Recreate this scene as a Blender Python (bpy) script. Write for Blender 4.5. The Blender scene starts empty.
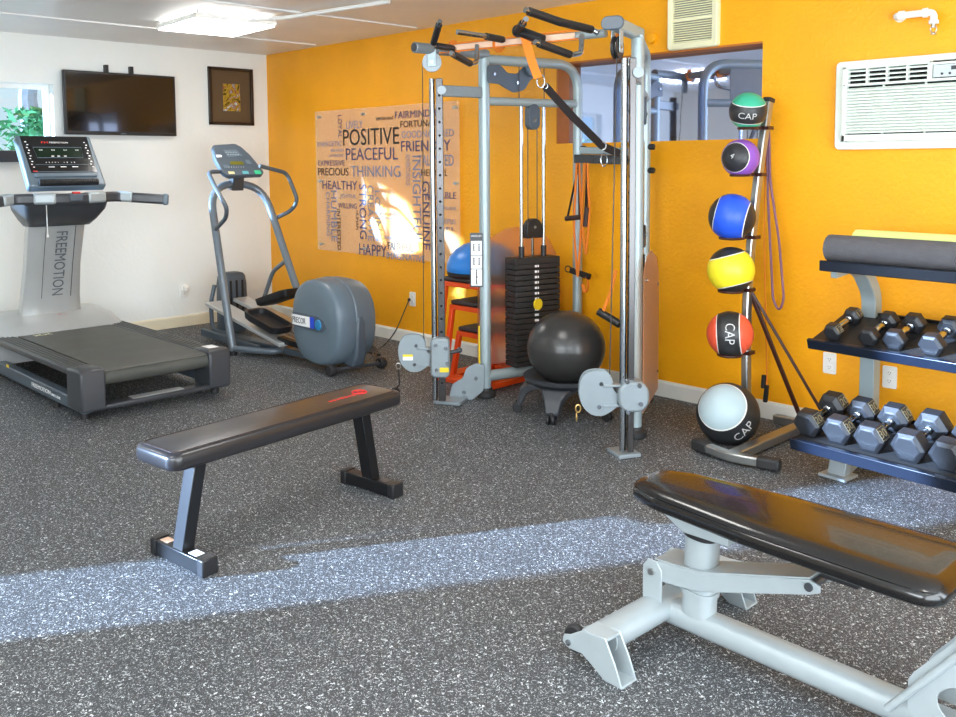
import bpy, bmesh, math, random
import numpy as np
from mathutils import Vector, Matrix, Euler
random.seed(7)
PI = math.pi
SC = bpy.context.scene
COL = SC.collection
# ---------------------------------------------------------------- camera
FPX, YAW, PITCH, ROLL, PY = 905.579, 0.7943, 0.0794, -0.00667, 234.971
CAM = Vector((7.674, -4.714, 1.459))
_f = Vector((-math.sin(YAW)*math.cos(PITCH), math.cos(YAW)*math.cos(PITCH), -math.sin(PITCH)))
_r0 = Vector((math.cos(YAW), math.sin(YAW), 0)); _u0 = _r0.cross(_f)
_r = _r0*math.cos(ROLL)+_u0*math.sin(ROLL); _u = -_r0*math.sin(ROLL)+_u0*math.cos(ROLL)
cd = bpy.data.cameras.new('camera'); cam = bpy.data.objects.new('camera', cd); COL.objects.link(cam)
cam.matrix_world = Matrix(((_r.x, _u.x, -_f.x, CAM.x), (_r.y, _u.y, -_f.y, CAM.y), (_r.z, _u.z, -_f.z, CAM.z), (0, 0, 0, 1)))
cd.sensor_width = 36; cd.sensor_fit = 'HORIZONTAL'; cd.lens = FPX/956*36
cd.shift_y = -(358.5-PY)/956; cd.clip_start = .05
SC.camera = cam
# ---------------------------------------------------------------- world, sun, exposure
SC.view_settings.view_transform = 'Standard'; SC.view_settings.look = 'None'
SC.view_settings.gamma = 1; SC.view_settings.use_curve_mapping = False
SC.view_settings.exposure = 0.0
w = bpy.data.worlds.new('world'); SC.world = w; w.use_nodes = True
w.node_tree.nodes['Background'].inputs[0].default_value = (.72, .86, 1, 1)
w.node_tree.nodes['Background'].inputs[1].default_value = 1.1
sl = bpy.data.lights.new('sun', 'SUN'); sl.energy = 42; sl.color = (.46, .66, 1); sl.angle = math.radians(.9)
sun = bpy.data.objects.new('sun', sl); COL.objects.link(sun)
SUN = Vector((.5, .866, -math.tan(math.radians(12)))).normalized()
sun.rotation_euler = SUN.to_track_quat('-Z', 'Y').to_euler(); sun.location = (0, -8, 4)
def area(name, loc, target, sx, sy, power, col):
    l = bpy.data.lights.new(name, 'AREA'); l.shape = 'RECTANGLE'; l.size = sx; l.size_y = sy; l.energy = power; l.color = col
    o = bpy.data.objects.new(name, l); COL.objects.link(o); o.location = loc
    o.rotation_euler = (Vector(target)-Vector(loc)).to_track_quat('-Z', 'Y').to_euler(); return o
area('added_door_fill', (9.1, -3.4, 1.25), (4, -3.4, 1.9), 4.0, 2.1, 250, (.86, .94, 1))  # added fill lamp outside the invented glass door, brightens the room
area('added_rear_fill', (7.0, -6.85, 1.6), (4.0, -1, 1.9), 3.0, 1.2, 190, (.86, .94, 1))  # second added fill lamp, outside the invented rear window

# ---------------------------------------------------------------- pixel measurements -> points on real planes
def ray(px, py): return _r*((px-478)/FPX) - _u*((py-PY)/FPX) + _f
def G(px, py, z=0): v = ray(px, py); return CAM+v*((z-CAM.z)/v.z)
def FX(px, py, X): v = ray(px, py); return CAM+v*((X-CAM.x)/v.x)
def FY(px, py, Y): v = ray(px, py); return CAM+v*((Y-CAM.y)/v.y)
def PP(px, py, p, n): v = ray(px, py); n = Vector(n); return CAM+v*((Vector(p)-CAM).dot(n)/v.dot(n))

# ---------------------------------------------------------------- materials
def S(h, a=1):
    c = [int(h[i:i+2], 16)/255 for i in (0, 2, 4)]
    return tuple((x/12.92 if x <= .04045 else ((x+.055)/1.055)**2.4) for x in c)+(a,)
def mat(name, col, rough=.5, metal=0, bump=0, bscale=40, var=0, vscale=8, coat=0, emit=None, es=0, spec=.5, alpha=None):
    m = bpy.data.materials.new(name); m.use_nodes = True; nt = m.node_tree; b = nt.nodes['Principled BSDF']
    c = S(col) if isinstance(col, str) else col
    b.inputs['Base Color'].default_value = c; b.inputs['Roughness'].default_value = rough; b.inputs['Metallic'].default_value = metal
    b.inputs['Coat Weight'].default_value = coat; b.inputs['Specular IOR Level'].default_value = spec
    tc = nt.nodes.new('ShaderNodeTexCoord')
    if var:
        n = nt.nodes.new('ShaderNodeTexNoise'); n.inputs['Scale'].default_value = vscale; n.inputs['Detail'].default_value = 5
        nt.links.new(tc.outputs['Object'], n.inputs['Vector'])
        r = nt.nodes.new('ShaderNodeValToRGB'); r.color_ramp.elements[0].position = .3; r.color_ramp.elements[1].position = .7
        r.color_ramp.elements[0].color = (c[0]*(1-var), c[1]*(1-var), c[2]*(1-var), 1)
        r.color_ramp.elements[1].color = (min(1, c[0]*(1+var)), min(1, c[1]*(1+var)), min(1, c[2]*(1+var)), 1)
        nt.links.new(n.outputs['Fac'], r.inputs[0]); nt.links.new(r.outputs[0], b.inputs['Base Color'])
    if bump:
        n = nt.nodes.new('ShaderNodeTexNoise'); n.inputs['Scale'].default_value = bscale; n.inputs['Detail'].default_value = 3
        nt.links.new(tc.outputs['Object'], n.inputs['Vector'])
        bp = nt.nodes.new('ShaderNodeBump'); bp.inputs['Strength'].default_value = bump; bp.inputs['Distance'].default_value = .01
        nt.links.new(n.outputs['Fac'], bp.inputs['Height']); nt.links.new(bp.outputs[0], b.inputs['Normal'])
    if emit: b.inputs['Emission Color'].default_value = S(emit); b.inputs['Emission Strength'].default_value = es
    return m
def clear(name, tint, gloss=.1, rough=.02, milk=None, mk=.0):
    m = bpy.data.materials.new(name); m.use_nodes = True; nt = m.node_tree; nt.nodes.clear()
    o = nt.nodes.new('ShaderNodeOutputMaterial'); t = nt.nodes.new('ShaderNodeBsdfTransparent'); t.inputs[0].default_value = S(tint)
    g = nt.nodes.new('ShaderNodeBsdfGlossy'); g.inputs['Roughness'].default_value = rough
    fr = nt.nodes.new('ShaderNodeMath'); fr.operation = 'POWER'; lw = nt.nodes.new('ShaderNodeLayerWeight'); lw.inputs[0].default_value = .5; nt.links.new(lw.outputs['Facing'], fr.inputs[0]); fr.inputs[1].default_value = 4
    mx = nt.nodes.new('ShaderNodeMixShader'); mp = nt.nodes.new('ShaderNodeMath'); mp.operation = 'MULTIPLY_ADD'
    nt.links.new(fr.outputs[0], mp.inputs[0]); mp.inputs[1].default_value = .8; mp.inputs[2].default_value = gloss*.5
    nt.links.new(mp.outputs[0], mx.inputs[0]); nt.links.new(t.outputs[0], mx.inputs[1]); nt.links.new(g.outputs[0], mx.inputs[2])
    last = mx
    if milk:
        d = nt.nodes.new('ShaderNodeBsdfDiffuse'); d.inputs[0].default_value = S(milk)
        m2 = nt.nodes.new('ShaderNodeMixShader'); m2.inputs[0].default_value = mk
        nt.links.new(mx.outputs[0], m2.inputs[1]); nt.links.new(d.outputs[0], m2.inputs[2]); last = m2
    nt.links.new(last.outputs[0], o.inputs[0]); return m
M = {}
M['orange'] = mat('orange_paint', 'F9A906', .42, bump=.32, bscale=45, var=.05, vscale=2.5)
M['white_wall'] = mat('cream_paint', 'F0F3EF', .6, bump=.18, bscale=30, var=.02, vscale=2)
M['ceiling'] = mat('ceiling_paint', 'ECEBE9', .35, bump=.25, bscale=7, var=.04, vscale=3)
M['trunk'] = mat('brown_bark', '6A5A4A', .9, bump=.5, bscale=14, var=.2)
M['rear_wall'] = mat('rear_wall_paint', 'E9E2D4', .7)
M['trim'] = mat('white_gloss_trim', 'EFECE2', .35, var=.03)
M['cream_trim'] = mat('cream_trim', 'EDE4C8', .4, var=.03)
M['reveal'] = mat('brown_orange_reveal', 'B96A1E', .5, bump=.2)
M['silver'] = mat('silver_powder_coat', 'A3B2B6', .42, .35, bump=.03, bscale=300)
M['silver_lt'] = mat('pale_silver_coat', 'A6AFB2', .42, .25, bump=.03, bscale=300, var=.04, vscale=14)
M['silver_mid'] = mat('grey_silver_coat', '8A9499', .4, .3, bump=.03, bscale=300, var=.04, vscale=14)
M['chrome'] = mat('chrome', 'ABB0B4', .16, 1)
M['steel'] = mat('brushed_steel', 'A9ABAA', .28, .9)
M['dark_steel'] = mat('dark_perforated_steel', '5C5A5A', .25, .85)
M['black'] = mat('black_plastic', '1B1B1D', .42)
M['black_gloss'] = mat('black_gloss', '101012', .12, coat=.5)
M['black_metal'] = mat('black_painted_metal', '141517', .3, .1, var=.1)
M['rubber'] = mat('black_rubber', '232324', .6, bump=.1, bscale=90)
M['char'] = mat('charcoal_plastic', '3A3C40', .34, var=.05)
M['grey_pl'] = mat('blue_grey_plastic', '62717C', .36, var=.05, vscale=4)
M['grey_pl_d'] = mat('dark_blue_grey_plastic', '4D5862', .4)
M['grey_tube'] = mat('blue_grey_tube', '707A83', .3, .3)
M['silver_pl'] = mat('silver_plastic', 'BDBFBE', .32, .4, var=.05, vscale=5)
M['leather'] = mat('black_vinyl', '0E0C0C', .2, bump=.06, bscale=25, coat=.25)
M['leather2'] = mat('grey_black_vinyl', '211F20', .3, bump=.05, bscale=25, coat=.15)
M['red_mark'] = mat('red_print', 'D8302C', .5)
M['piping'] = mat('seam_piping', '30201E', .4)
M['belt'] = mat('treadmill_belt', '4A4B46', .55, bump=.12, bscale=200, var=.16, vscale=5)
M['orange_strap'] = mat('orange_webbing', 'E07A1E', .8)
M['pink_strap'] = mat('faded_strap', 'E9C3A8', .8)
M['black_strap'] = mat('black_webbing', '1C1416', .75)
M['brown_pad'] = mat('dark_brown_foam', '3A2622', .6)
M['cable'] = mat('dark_cable', '3A3836', .4, .5)
M['white'] = mat('white_plastic', 'F2F0EA', .4)
M['white_print'] = mat('white_print', 'F4F4F4', .5)
M['black_print'] = mat('black_print', '141414', .5)
M['grey_print'] = mat('grey_print', '62666C', .5)
M['yellow_lab'] = mat('yellow_label', 'E8C822', .5)
M['blue_lab'] = mat('blue_label', '2448C8', .4)
M['plate'] = mat('weight_plate_iron', '2E2D2D', .5, .2, bump=.12, bscale=150)
M['ballgrey'] = mat('charcoal_ball_vinyl', '302F2E', .28, var=.06, vscale=6)
M['blue_dome'] = mat('blue_dome_vinyl', '2E86E0', .3)
M['orange_steel'] = mat('orange_red_steel', 'E24A12', .4)
M['step'] = mat('brown_black_step', '38302E', .6, bump=.2, bscale=150)
M['hex'] = mat('hex_rubber', '202124', .45, bump=.06, bscale=120, var=.08, vscale=20)
M['mat_grey'] = mat('grey_foam_mat', '57565A', .8, bump=.4, bscale=180, var=.08, vscale=30)
M['mat_lime'] = mat('lime_foam_mat', 'D9EC8E', .7, bump=.1)
M['navy'] = mat('blue_black_shelf', '101826', .3, .1)
M['ac'] = mat('ac_plastic', 'E9F1E8', .45)
M['ac_grey'] = mat('ac_control_plate', 'C2CCD2', .35)
M['dark'] = mat('dark_void', '0B0C0D', .9)
M['vent'] = mat('vent_plastic', 'EFEBC4', .5)
M['glow'] = mat('lamp_diffuser', 'FFFFFF', .5, emit='FFFCF8', es=15)
M['screen'] = mat('television_glass', '0A0806', .09, coat=.6)
M['led'] = mat('green_display', '07160A', .2, emit='1E7A34', es=.04)
M['window'] = clear('window_glass', 'F2FAFA', .1)
M['acrylic'] = clear('acrylic_sheet', 'FFFFFF', .03, .03, 'FFE6C4', .20)
M['mirror'] = mat('blue_observation_glass', (.60, .70, 1.0, 1), .035, 1, bump=.02, bscale=6)
M['mat_board'] = mat('olive_mat_board', '5E4A30', .7)
M['frame_dk'] = mat('dark_frame_wood', '2A1A10', .35)
M['leaf'] = mat('leaf_green', '3F7A4A', .5, var=.35, vscale=9)
M['bark'] = mat('pale_bark', '8C8C92', .8, bump=.5, bscale=12, var=.2)
M['ground'] = mat('pale_paving', 'B9BDB9', .9)
M['purple_cord'] = mat('purple_jump_rope', '7C5068', .5)
M['gold_tag'] = mat('gold_carabiner', 'C9A86A', .3, .9)
M['brown_bar'] = mat('dark_brown_leg', '3A1812', .4)
def shroud_mat():
    m = bpy.data.materials.new('frosted_shroud'); m.use_nodes = True; b = m.node_tree.nodes['Principled BSDF']
    b.inputs['Base Color'].default_value = S('F6D2BC'); b.inputs['Roughness'].default_value = .40
    b.inputs['Transmission Weight'].default_value = .93; b.inputs['IOR'].default_value = 1.12; return m
M['shroud'] = shroud_mat()
def floor_mat():
    m = bpy.data.materials.new('flecked_rubber_floor'); m.use_nodes = True; nt = m.node_tree; b = nt.nodes['Principled BSDF']
    tc = nt.nodes.new('ShaderNodeTexCoord'); last = None
    base = nt.nodes.new('ShaderNodeTexNoise'); base.inputs['Scale'].default_value = 3; nt.links.new(tc.outputs['Object'], base.inputs['Vector'])
    r0 = nt.nodes.new('ShaderNodeValToRGB'); r0.color_ramp.elements[0].color = S('282A2B'); r0.color_ramp.elements[1].color = S('35373A')
    nt.links.new(base.outputs['Fac'], r0.inputs[0]); last = r0.outputs[0]
    for sc, th, col, off in ((150, .60, '9A9EA0', 0), (105, .645, 'E0E4E6', 3.3), (200, .60, '606264', 7.1)):
        mp = nt.nodes.new('ShaderNodeMapping'); mp.inputs['Location'].default_value = (off, off*2, 0); nt.links.new(tc.outputs['Object'], mp.inputs['Vector'])
        n = nt.nodes.new('ShaderNodeTexNoise'); n.inputs['Scale'].default_value = sc; n.inputs['Detail'].default_value = 1.5; n.inputs['Distortion'].default_value = 1.2
        nt.links.new(mp.outputs[0], n.inputs['Vector'])
        r = nt.nodes.new('ShaderNodeValToRGB'); r.color_ramp.elements[0].position = th; r.color_ramp.elements[1].position = th+.025
        nt.links.new(n.outputs['Fac'], r.inputs[0])
        mx = nt.nodes.new('ShaderNodeMix'); mx.data_type = 'RGBA'; mx.inputs['B'].default_value = S(col)
        nt.links.new(r.outputs[0], mx.inputs['Factor']); nt.links.new(last, mx.inputs['A']); last = mx.outputs['Result']
    nt.links.new(last, b.inputs['Base Color']); b.inputs['Roughness'].default_value = .62
    return m
M['floor'] = floor_mat()

# ---------------------------------------------------------------- mesh helpers
def TR(loc=(0, 0, 0), rot=(0, 0, 0)): return Matrix.Translation(Vector(loc)) @ Euler(rot).to_matrix().to_4x4()
def frame(o, x, y):
    """matrix with origin o, local x and y axes along the given vectors"""
    x = Vector(x).normalized(); y = Vector(y); z = x.cross(y).normalized(); y = z.cross(x)
    return Matrix(((x.x, y.x, z.x, o[0]), (x.y, y.y, z.y, o[1]), (x.z, y.z, z.z, o[2]), (0, 0, 0, 1)))
def rnd(pts, rad, n=5):
    pts = [Vector(p) for p in pts]; out = [pts[0]]
    for i in range(1, len(pts)-1):
        a, b, c = pts[i-1], pts[i], pts[i+1]; u = (a-b); v = (c-b)
        d = min(rad, u.length*.49, v.length*.49); p0 = b+u.normalized()*d; p1 = b+v.normalized()*d
        for k in range(n+1):
            t = k/n; out.append(p0*(1-t)**2+b*2*t*(1-t)+p1*t*t)
    out.append(pts[-1]); return out
class MB:
    def __init__(s, base=None): s.bm = bmesh.new(); s.M = base or Matrix()
    def V(s, p): return s.bm.verts.new(s.M @ Vector(p))
    def F(s, vs, mi=0):
        try: f = s.bm.faces.new(vs); f.material_index = mi; return f
        except ValueError: return None
    def box(s, c, sz, rot=None, mi=0):
        R = rot if isinstance(rot, Matrix) else (Euler(rot).to_matrix() if rot else Matrix.Identity(3))
        c = Vector(c); v = [s.V(c+R @ Vector((x*sz[0]/2, y*sz[1]/2, z*sz[2]/2))) for x in (-1, 1) for y in (-1, 1) for z in (-1, 1)]
        for q in ((0, 1, 3, 2), (4, 6, 7, 5), (0, 4, 5, 1), (2, 3, 7, 6), (0, 2, 6, 4), (1, 5, 7, 3)): s.F([v[i] for i in q], mi)
        return s
    def bx(s, a, b, mi=0):
        a = Vector(a); b = Vector(b); return s.box((a+b)/2, [abs(b[i]-a[i]) for i in range(3)], mi=mi)
    def tube(s, pts, r, n=12, mi=0, closed=False, sq=None, r1=None):
        pts = [Vector(p) for p in pts]; N = len(pts); rings = []
        t0 = (pts[1]-pts[0]).normalized(); up = Vector((0, 0, 1)) if abs(t0.z) < .9 else Vector((0, 1, 0))
        if sq and len(sq) > 2: up = Vector(sq[2])
        nrm = (up-t0*up.dot(t0)).normalized()
        for i, p in enumerate(pts):
            if closed: t = (pts[(i+1) % N]-pts[i-1]).normalized()
            elif i == 0: t = t0
            elif i == N-1: t = (pts[-1]-pts[-2]).normalized()
            else: t = ((pts[i+1]-p).normalized()+(p-pts[i-1]).normalized()).normalized()
            nrm = (nrm-t*nrm.dot(t)).normalized(); b = t.cross(nrm)
            rr = r if r1 is None else r+(r1-r)*i/(N-1)
            if callable(r): rr = r(i/(N-1))
            if sq: ring = [s.V(p+nrm*x*sq[0]/2+b*y*sq[1]/2) for x, y in ((1, 1), (-1, 1), (-1, -1), (1, -1))]
            else: ring = [s.V(p+nrm*math.cos(2*PI*k/n)*rr+b*math.sin(2*PI*k/n)*rr) for k in range(n)]
            rings.append(ring)
        n = len(rings[0])
        for i in range(N if closed else N-1):
            a, b = rings[i], rings[(i+1) % N]
            for k in range(n): s.F([a[k], a[(k+1) % n], b[(k+1) % n], b[k]], mi)
        if not closed: s.F(rings[0][::-1], mi); s.F(rings[-1], mi)
        return s
    def cyl(s, a, b, r, r1=None, n=20, mi=0): return s.tube([a, b], r, n, mi, r1=r1)
    def prism(s, pts, th, m=None, mi=0):
        m = m or Matrix(); a = [s.V(m @ Vector((p[0], p[1], -th/2))) for p in pts]; b = [s.V(m @ Vector((p[0], p[1], th/2))) for p in pts]
        n = len(pts); s.F(a[::-1], mi); s.F(b, mi)
        for i in range(n): s.F([a[i], a[(i+1) % n], b[(i+1) % n], b[i]], mi)
        return s
    def lathe(s, prof, m=None, n=32, mi=0):
        m = m or Matrix(); rings = []
        for r, z in prof:
            rings.append([s.V(m @ Vector((max(r, 1e-5)*math.cos(2*PI*k/n), max(r, 1e-5)*math.sin(2*PI*k/n), z))) for k in range(n)])
        for a, b in zip(rings, rings[1:]):
            for k in range(n): s.F([a[k], a[(k+1) % n], b[(k+1) % n], b[k]], mi)
        s.F(rings[0][::-1], mi); s.F(rings[-1], mi); return s
    def loft(s, rings, mi=0, cap=True):
        R = [[s.V(p) for p in ring] for ring in rings]; n = len(R[0])
        for a, b in zip(R, R[1:]):
            for k in range(n): s.F([a[k], a[(k+1) % n], b[(k+1) % n], b[k]], mi)
        if cap: s.F(R[0][::-1], mi); s.F(R[-1], mi)
        return s
    def sph(s, c, r, sc=(1, 1, 1), n=24, mi=0):
        c = Vector(c); prof = [(math.cos(-PI/2+PI*i/(n//2))*r, math.sin(-PI/2+PI*i/(n//2))*r) for i in range(n//2+1)]
        return s.lathe(prof, Matrix.Translation(c) @ Matrix.Diagonal((*sc, 1)), n, mi)
    def mesh(s, me, m, mi=0):
        vs = [s.V(m @ v.co) for v in me.vertices]
        for p in me.polygons: s.F([vs[i] for i in p.vertices], mi)
        return s
    def text(s, txt, m, w=None, h=None, th=.0015, mi=0, center=False, rot=0):
        """text in the local XY plane of m; w, h = size of the bounding box, lower-left at the origin"""
        cu = bpy.data.curves.new('t', 'FONT'); cu.body = txt; cu.size = 1; cu.extrude = .5; cu.resolution_u = 3
        ob = bpy.data.objects.new('t', cu); COL.objects.link(ob); bpy.context.view_layer.update()
        me = bpy.data.meshes.new_from_object(ob.evaluated_get(bpy.context.evaluated_depsgraph_get()))
        xs = [v.co.x for v in me.vertices]; ys = [v.co.y for v in me.vertices]
        bw = max(xs)-min(xs); bh = max(ys)-min(ys)
        if h is None: h = w*bh/bw
        if w is None: w = h*bw/bh
        ox, oy = (w/2, h/2) if center else (0, 0)
        T = m @ Euler((0, 0, rot)).to_matrix().to_4x4() @ Matrix.Translation((-ox, -oy, 0)) @ Matrix.Diagonal((w/bw, h/bh, th, 1)) @ Matrix.Translation((-min(xs), -min(ys), .5))
        s.mesh(me, T, mi); bpy.data.objects.remove(ob); bpy.data.meshes.remove(me); return s
    def build(s, name, m, parent=None, bevel=0, seg=2, ang=35, smooth=True, local=False):
        bmesh.ops.recalc_face_normals(s.bm, faces=s.bm.faces[:])
        if parent is not None and not local: s.bm.transform(ROOT[parent.name].inverted())
        me = bpy.data.meshes.new(name); s.bm.to_mesh(me); s.bm.free()
        for x in (m if isinstance(m, (list, tuple)) else [m]): me.materials.append(M[x] if isinstance(x, str) else x)
        if smooth: me.shade_smooth(); me.set_sharp_from_angle(angle=math.radians(ang))
        o = bpy.data.objects.new(name, me); COL.objects.link(o)
        if parent is not None: o.parent = parent; ROOT[o.name] = ROOT[parent.name]
        else: ROOT[o.name] = Matrix()
        if bevel:
            b = o.modifiers.new('bevel', 'BEVEL'); b.width = bevel; b.segments = seg; b.limit_method = 'ANGLE'; b.angle_limit = math.radians(40)
        return o
ROOT = {}
def thing(name, label, cat, loc=(0, 0, 0), rotz=0, group=None):
    o = bpy.data.objects.new(name, None); COL.objects.link(o); o.empty_display_size = .1
    o.location = loc; o.rotation_euler = (0, 0, rotz); ROOT[o.name] = TR(loc, (0, 0, rotz))
    return tag(o, label, cat, group)
def tag(o, label, cat, group=None):
    o['label'] = label; o['category'] = cat
    if group: o['group'] = group
    return o
def part_label(o, t): o['label'] = t; return o
def struct(o): o['kind'] = 'structure'; return o
def rrect(w, h, r, n=5, cx=0, cy=0):
    out = []
    for (sx, sy, a0) in ((1, 1, 0), (-1, 1, PI/2), (-1, -1, PI), (1, -1, 1.5*PI)):
        for k in range(n+1):
            a = a0+PI/2*k/n; out.append((cx+sx*(w/2-r)+r*math.cos(a), cy+sy*(h/2-r)+r*math.sin(a)))
    return out
def copy_tree(o, parent=None):
    c = o.copy(); COL.objects.link(c); c.parent = parent
    for ch in list(o.children): copy_tree(ch, c)
    return c
# ================================================================ SETTING
HC = 2.5; XR = 8.9; YB = -6.7
struct(MB().bx((-.3, YB-.2, -.1), (XR+.3, .3, 0)).build('floor', 'floor'))
struct(MB().bx((-.3, YB-.2, HC), (XR+.3, .3, HC+.1)).build('ceiling', 'ceiling'))
def wall(name, m, axis, c0, c1, a0, a1, holes, z1=HC):
    """wall slab between c0..c1 on one axis, running a0..a1 on the other, with rectangular holes (a,b,z0,z1)"""
    mb = MB(); cuts = sorted(set([a0, a1]+[h[0] for h in holes]+[h[1] for h in holes]))
    for p, q in zip(cuts, cuts[1:]):
        zs = [(0, z1)]
        for h in holes:
            if h[0] <= p+1e-6 and h[1] >= q-1e-6: zs = [(0, h[2]), (h[3], z1)]
        for za, zb in zs:
            if zb-za < 1e-4: continue
            if axis == 'x': mb.bx((c0, p, za), (c1, q, zb))
            else: mb.bx((p, c0, za), (q, c1, zb))
    return struct(mb.build(name, m))
# window 1 runs on beyond the left edge of the photo
WY0, WY1, WZ0, WZ1 = -4.95, -1.98, 1.545, 2.115
wall('wall_left', 'white_wall', 'x', -.16, 0, YB, 0, [(WY0, WY1, WZ0, WZ1)])
MX0, MX1, MZ0, MZ1 = 3.64, 5.147, 1.585, 2.125
wall('wall_right', 'orange', 'y', 0, .16, -.16, XR, [(MX0, MX1, MZ0, MZ1)])
struct(MB().bx((MX0-.1, .16, MZ0-.1), (MX1+.1, .2, MZ1+.1)).build('trim_1', 'reveal'))
SLX0, SLX1 = 2.52, 3.10
wall('wall_back', 'rear_wall', 'y', YB-.04, YB, -.16, XR, [(SLX0, SLX1, .02, 2.25), (5.5, 8.6, .95, 2.2)])
wall('wall_far', 'rear_wall', 'x', XR, XR+.12, YB, .16, [(-5.5, -1.3, .02, 2.3)])
# skirting boards
def skirt(name, m, a, b, nrm):
    a = Vector(a); b = Vector(b); n = Vector(nrm)*.014; mb = MB()
    prof = [(0, 0), (1, 0), (1, .085), (.55, .1), (0, .1)]
    mb.loft([[e+n*x+Vector((0, 0, z)) for x, z in prof] for e in (a, b)])
    return struct(mb.build(name, m, smooth=False))
skirt('baseboard_right', 'trim', (0, 0, 0), (XR, 0, 0), (0, -1, 0))
skirt('baseboard_left', 'cream_trim', (0, YB, 0), (0, -.014, 0), (1, 0, 0))
# ceiling seam strips
struct(MB().box((.95, -2.6, HC-.005), (.05, 5.0, .01)).build('trim_2', 'ceiling'))
struct(MB().box((2.30, -2.6, HC-.005), (.05, 5.0, .01)).build('trim_3', 'ceiling'))
# window 1: frame, mullion, panes, sill
wroot = bpy.data.objects.new('window_1', None); COL.objects.link(wroot); struct(wroot); ROOT['window_1'] = Matrix()
mb = MB()
for y0, y1 in ((WY0, WY0+.04), (WY1-.04, WY1), (-3.45, -3.40)): mb.bx((-.13, y0, WZ0+.04), (-.09, y1, WZ1-.04))
mb.bx((-.13, WY0, WZ0), (-.09, WY1, WZ0+.04)).bx((-.13, WY0, WZ1-.04), (-.09, WY1, WZ1)); mb.build('window_frame', 'white', wroot)
MB().bx((-.114, WY0+.04, WZ0+.04), (-.108, WY1-.04, WZ1-.04)).build('pane', 'window', wroot)
MB().bx((-.09, WY0, WZ0-.001), (.0, WY1, WZ0+.008)).build('sill', 'white_wall', wroot)
# observation window in the orange wall
wroot = bpy.data.objects.new('window_2', None); COL.objects.link(wroot); struct(wroot); ROOT['window_2'] = Matrix()
MB().bx((MX0, .125, MZ0), (MX1, .135, MZ1)).build('pane', 'mirror', wroot)
mb = MB().bx((MX0, .0, MZ1-.012), (MX1, .135, MZ1)).bx((MX0, .002, MZ0), (MX0+.01, .135, MZ1)); mb.build('reveal', 'reveal', wroot)
# unseen glazed door and rear window, added behind the camera for daylight
wroot = bpy.data.objects.new('added_window_3', None); COL.objects.link(wroot); struct(wroot); ROOT['added_window_3'] = Matrix()
mb = MB()
for y in (-5.48, -4.1, -2.7, -1.32): mb.bx((XR+.03, y-.03, .02), (XR+.08, y+.03, 2.3))
mb.bx((XR+.03, -5.5, .02), (XR+.08, -1.3, .1)).bx((XR+.03, -5.5, 2.22), (XR+.08, -1.3, 2.3)); mb.build('window_frame', 'white', wroot)
wroot = bpy.data.objects.new('added_window_4', None); COL.objects.link(wroot); struct(wroot); ROOT['added_window_4'] = Matrix()
mb = MB()
for x in (5.53, 7.05, 8.57): mb.bx((x-.03, YB-.035, .95), (x+.03, YB-.005, 2.2))
mb.bx((5.56, YB-.034, .95), (8.54, YB-.006, 1.0)).bx((5.56, YB-.034, 2.15), (8.54, YB-.005, 2.2)); mb.build('window_frame', 'white', wroot)
# garden outside window 1
tag(MB().bx((-9, -12, -.12), (-.32, 3, -.1)).build('garden_paving', 'ground'), 'pale paving outside the window', 'paving')['kind'] = 'structure'
def shrub(x, y, h, w, z0, label, dense=700):
    t = thing('garden_shrub', label, 'shrub', (x, y, -.1), 0, None)
    mb = MB()
    for k in range(4):
        a = k*1.7; mb.tube([(x, y, -.1), (x+.05*math.cos(a), y+.05*math.sin(a), z0), (x+w*.5*math.cos(a), y+w*.5*math.sin(a), h*.8)], .025, 7, r1=.01)
    mb.build('stem', 'bark', t)
    mb = MB()
    for k in range(dense):
        p = Vector((random.gauss(0, w*.45), random.gauss(0, w*.45), 0)); zz = random.uniform(z0, h); c = Vector((x, y, zz))+p
        a = Vector((random.uniform(-1, 1), random.uniform(-1, 1), random.uniform(-.6, .8))).normalized(); b = a.orthogonal().normalized(); L = random.uniform(.035, .085)
        mb.F([mb.V(c-a*L), mb.V(c+b*L*.3), mb.V(c+a*L), mb.V(c-b*L*.3)])
    mb.build('foliage', 'leaf', t, smooth=False)
shrub(-1.5, -1.62, 2.0, .30, 1.3, 'leafy green shrub seen through the left window above the treadmill console')
shrub(-1.0, -5.35, 1.95, .55, .9, 'added broad green shrub, unseen outside the left window, blocking its low sun')  # second shrub is out of view, added to block low sun through window 1
t = MB().tube([(-2.9, -1.16, -.1), (-2.88, -1.14, 1.2), (-2.96, -1.20, 2.2), (-2.9, -1.1, 3.2)], .16, 10, r1=.07)
tag(t.build('tree_trunk', 'bark'), 'grey tree trunk seen through the left window', 'tree')
t = MB().tube([(-1.0, -4.02, -.1), (-1.0, -4.0, 1.0), (-.98, -4.03, 2.2), (-1.05, -4.1, 3.4)], .21, 14, r1=.16)  # unseen trunk, put here to trim the sun patch on the word panel
tag(t.build('tree_trunk', 'trunk'), 'added brown tree trunk, unseen close outside the left window, blocking part of the sun', 'tree')
# things on the sill
c = FX(30, 131, -.05)
tag(MB().lathe([(.022, 0), (.024, .01), (.024, .1), (.02, .11), (.012, .125)], Matrix.Translation((c.x, c.y, WZ0+.008))).build('dark_bottle', 'navy'), 'dark slim bottle on the left window sill behind the treadmill console', 'bottle')
c = FX(8, 150, .02)
mb = MB().box((c.x+.03, c.y-.02, WZ0-.01), (.12, .24, .09)); tag(mb.build('sill_planter', 'char', bevel=.006), 'dark grey box planter fixed at the left window sill', 'planter')
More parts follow.
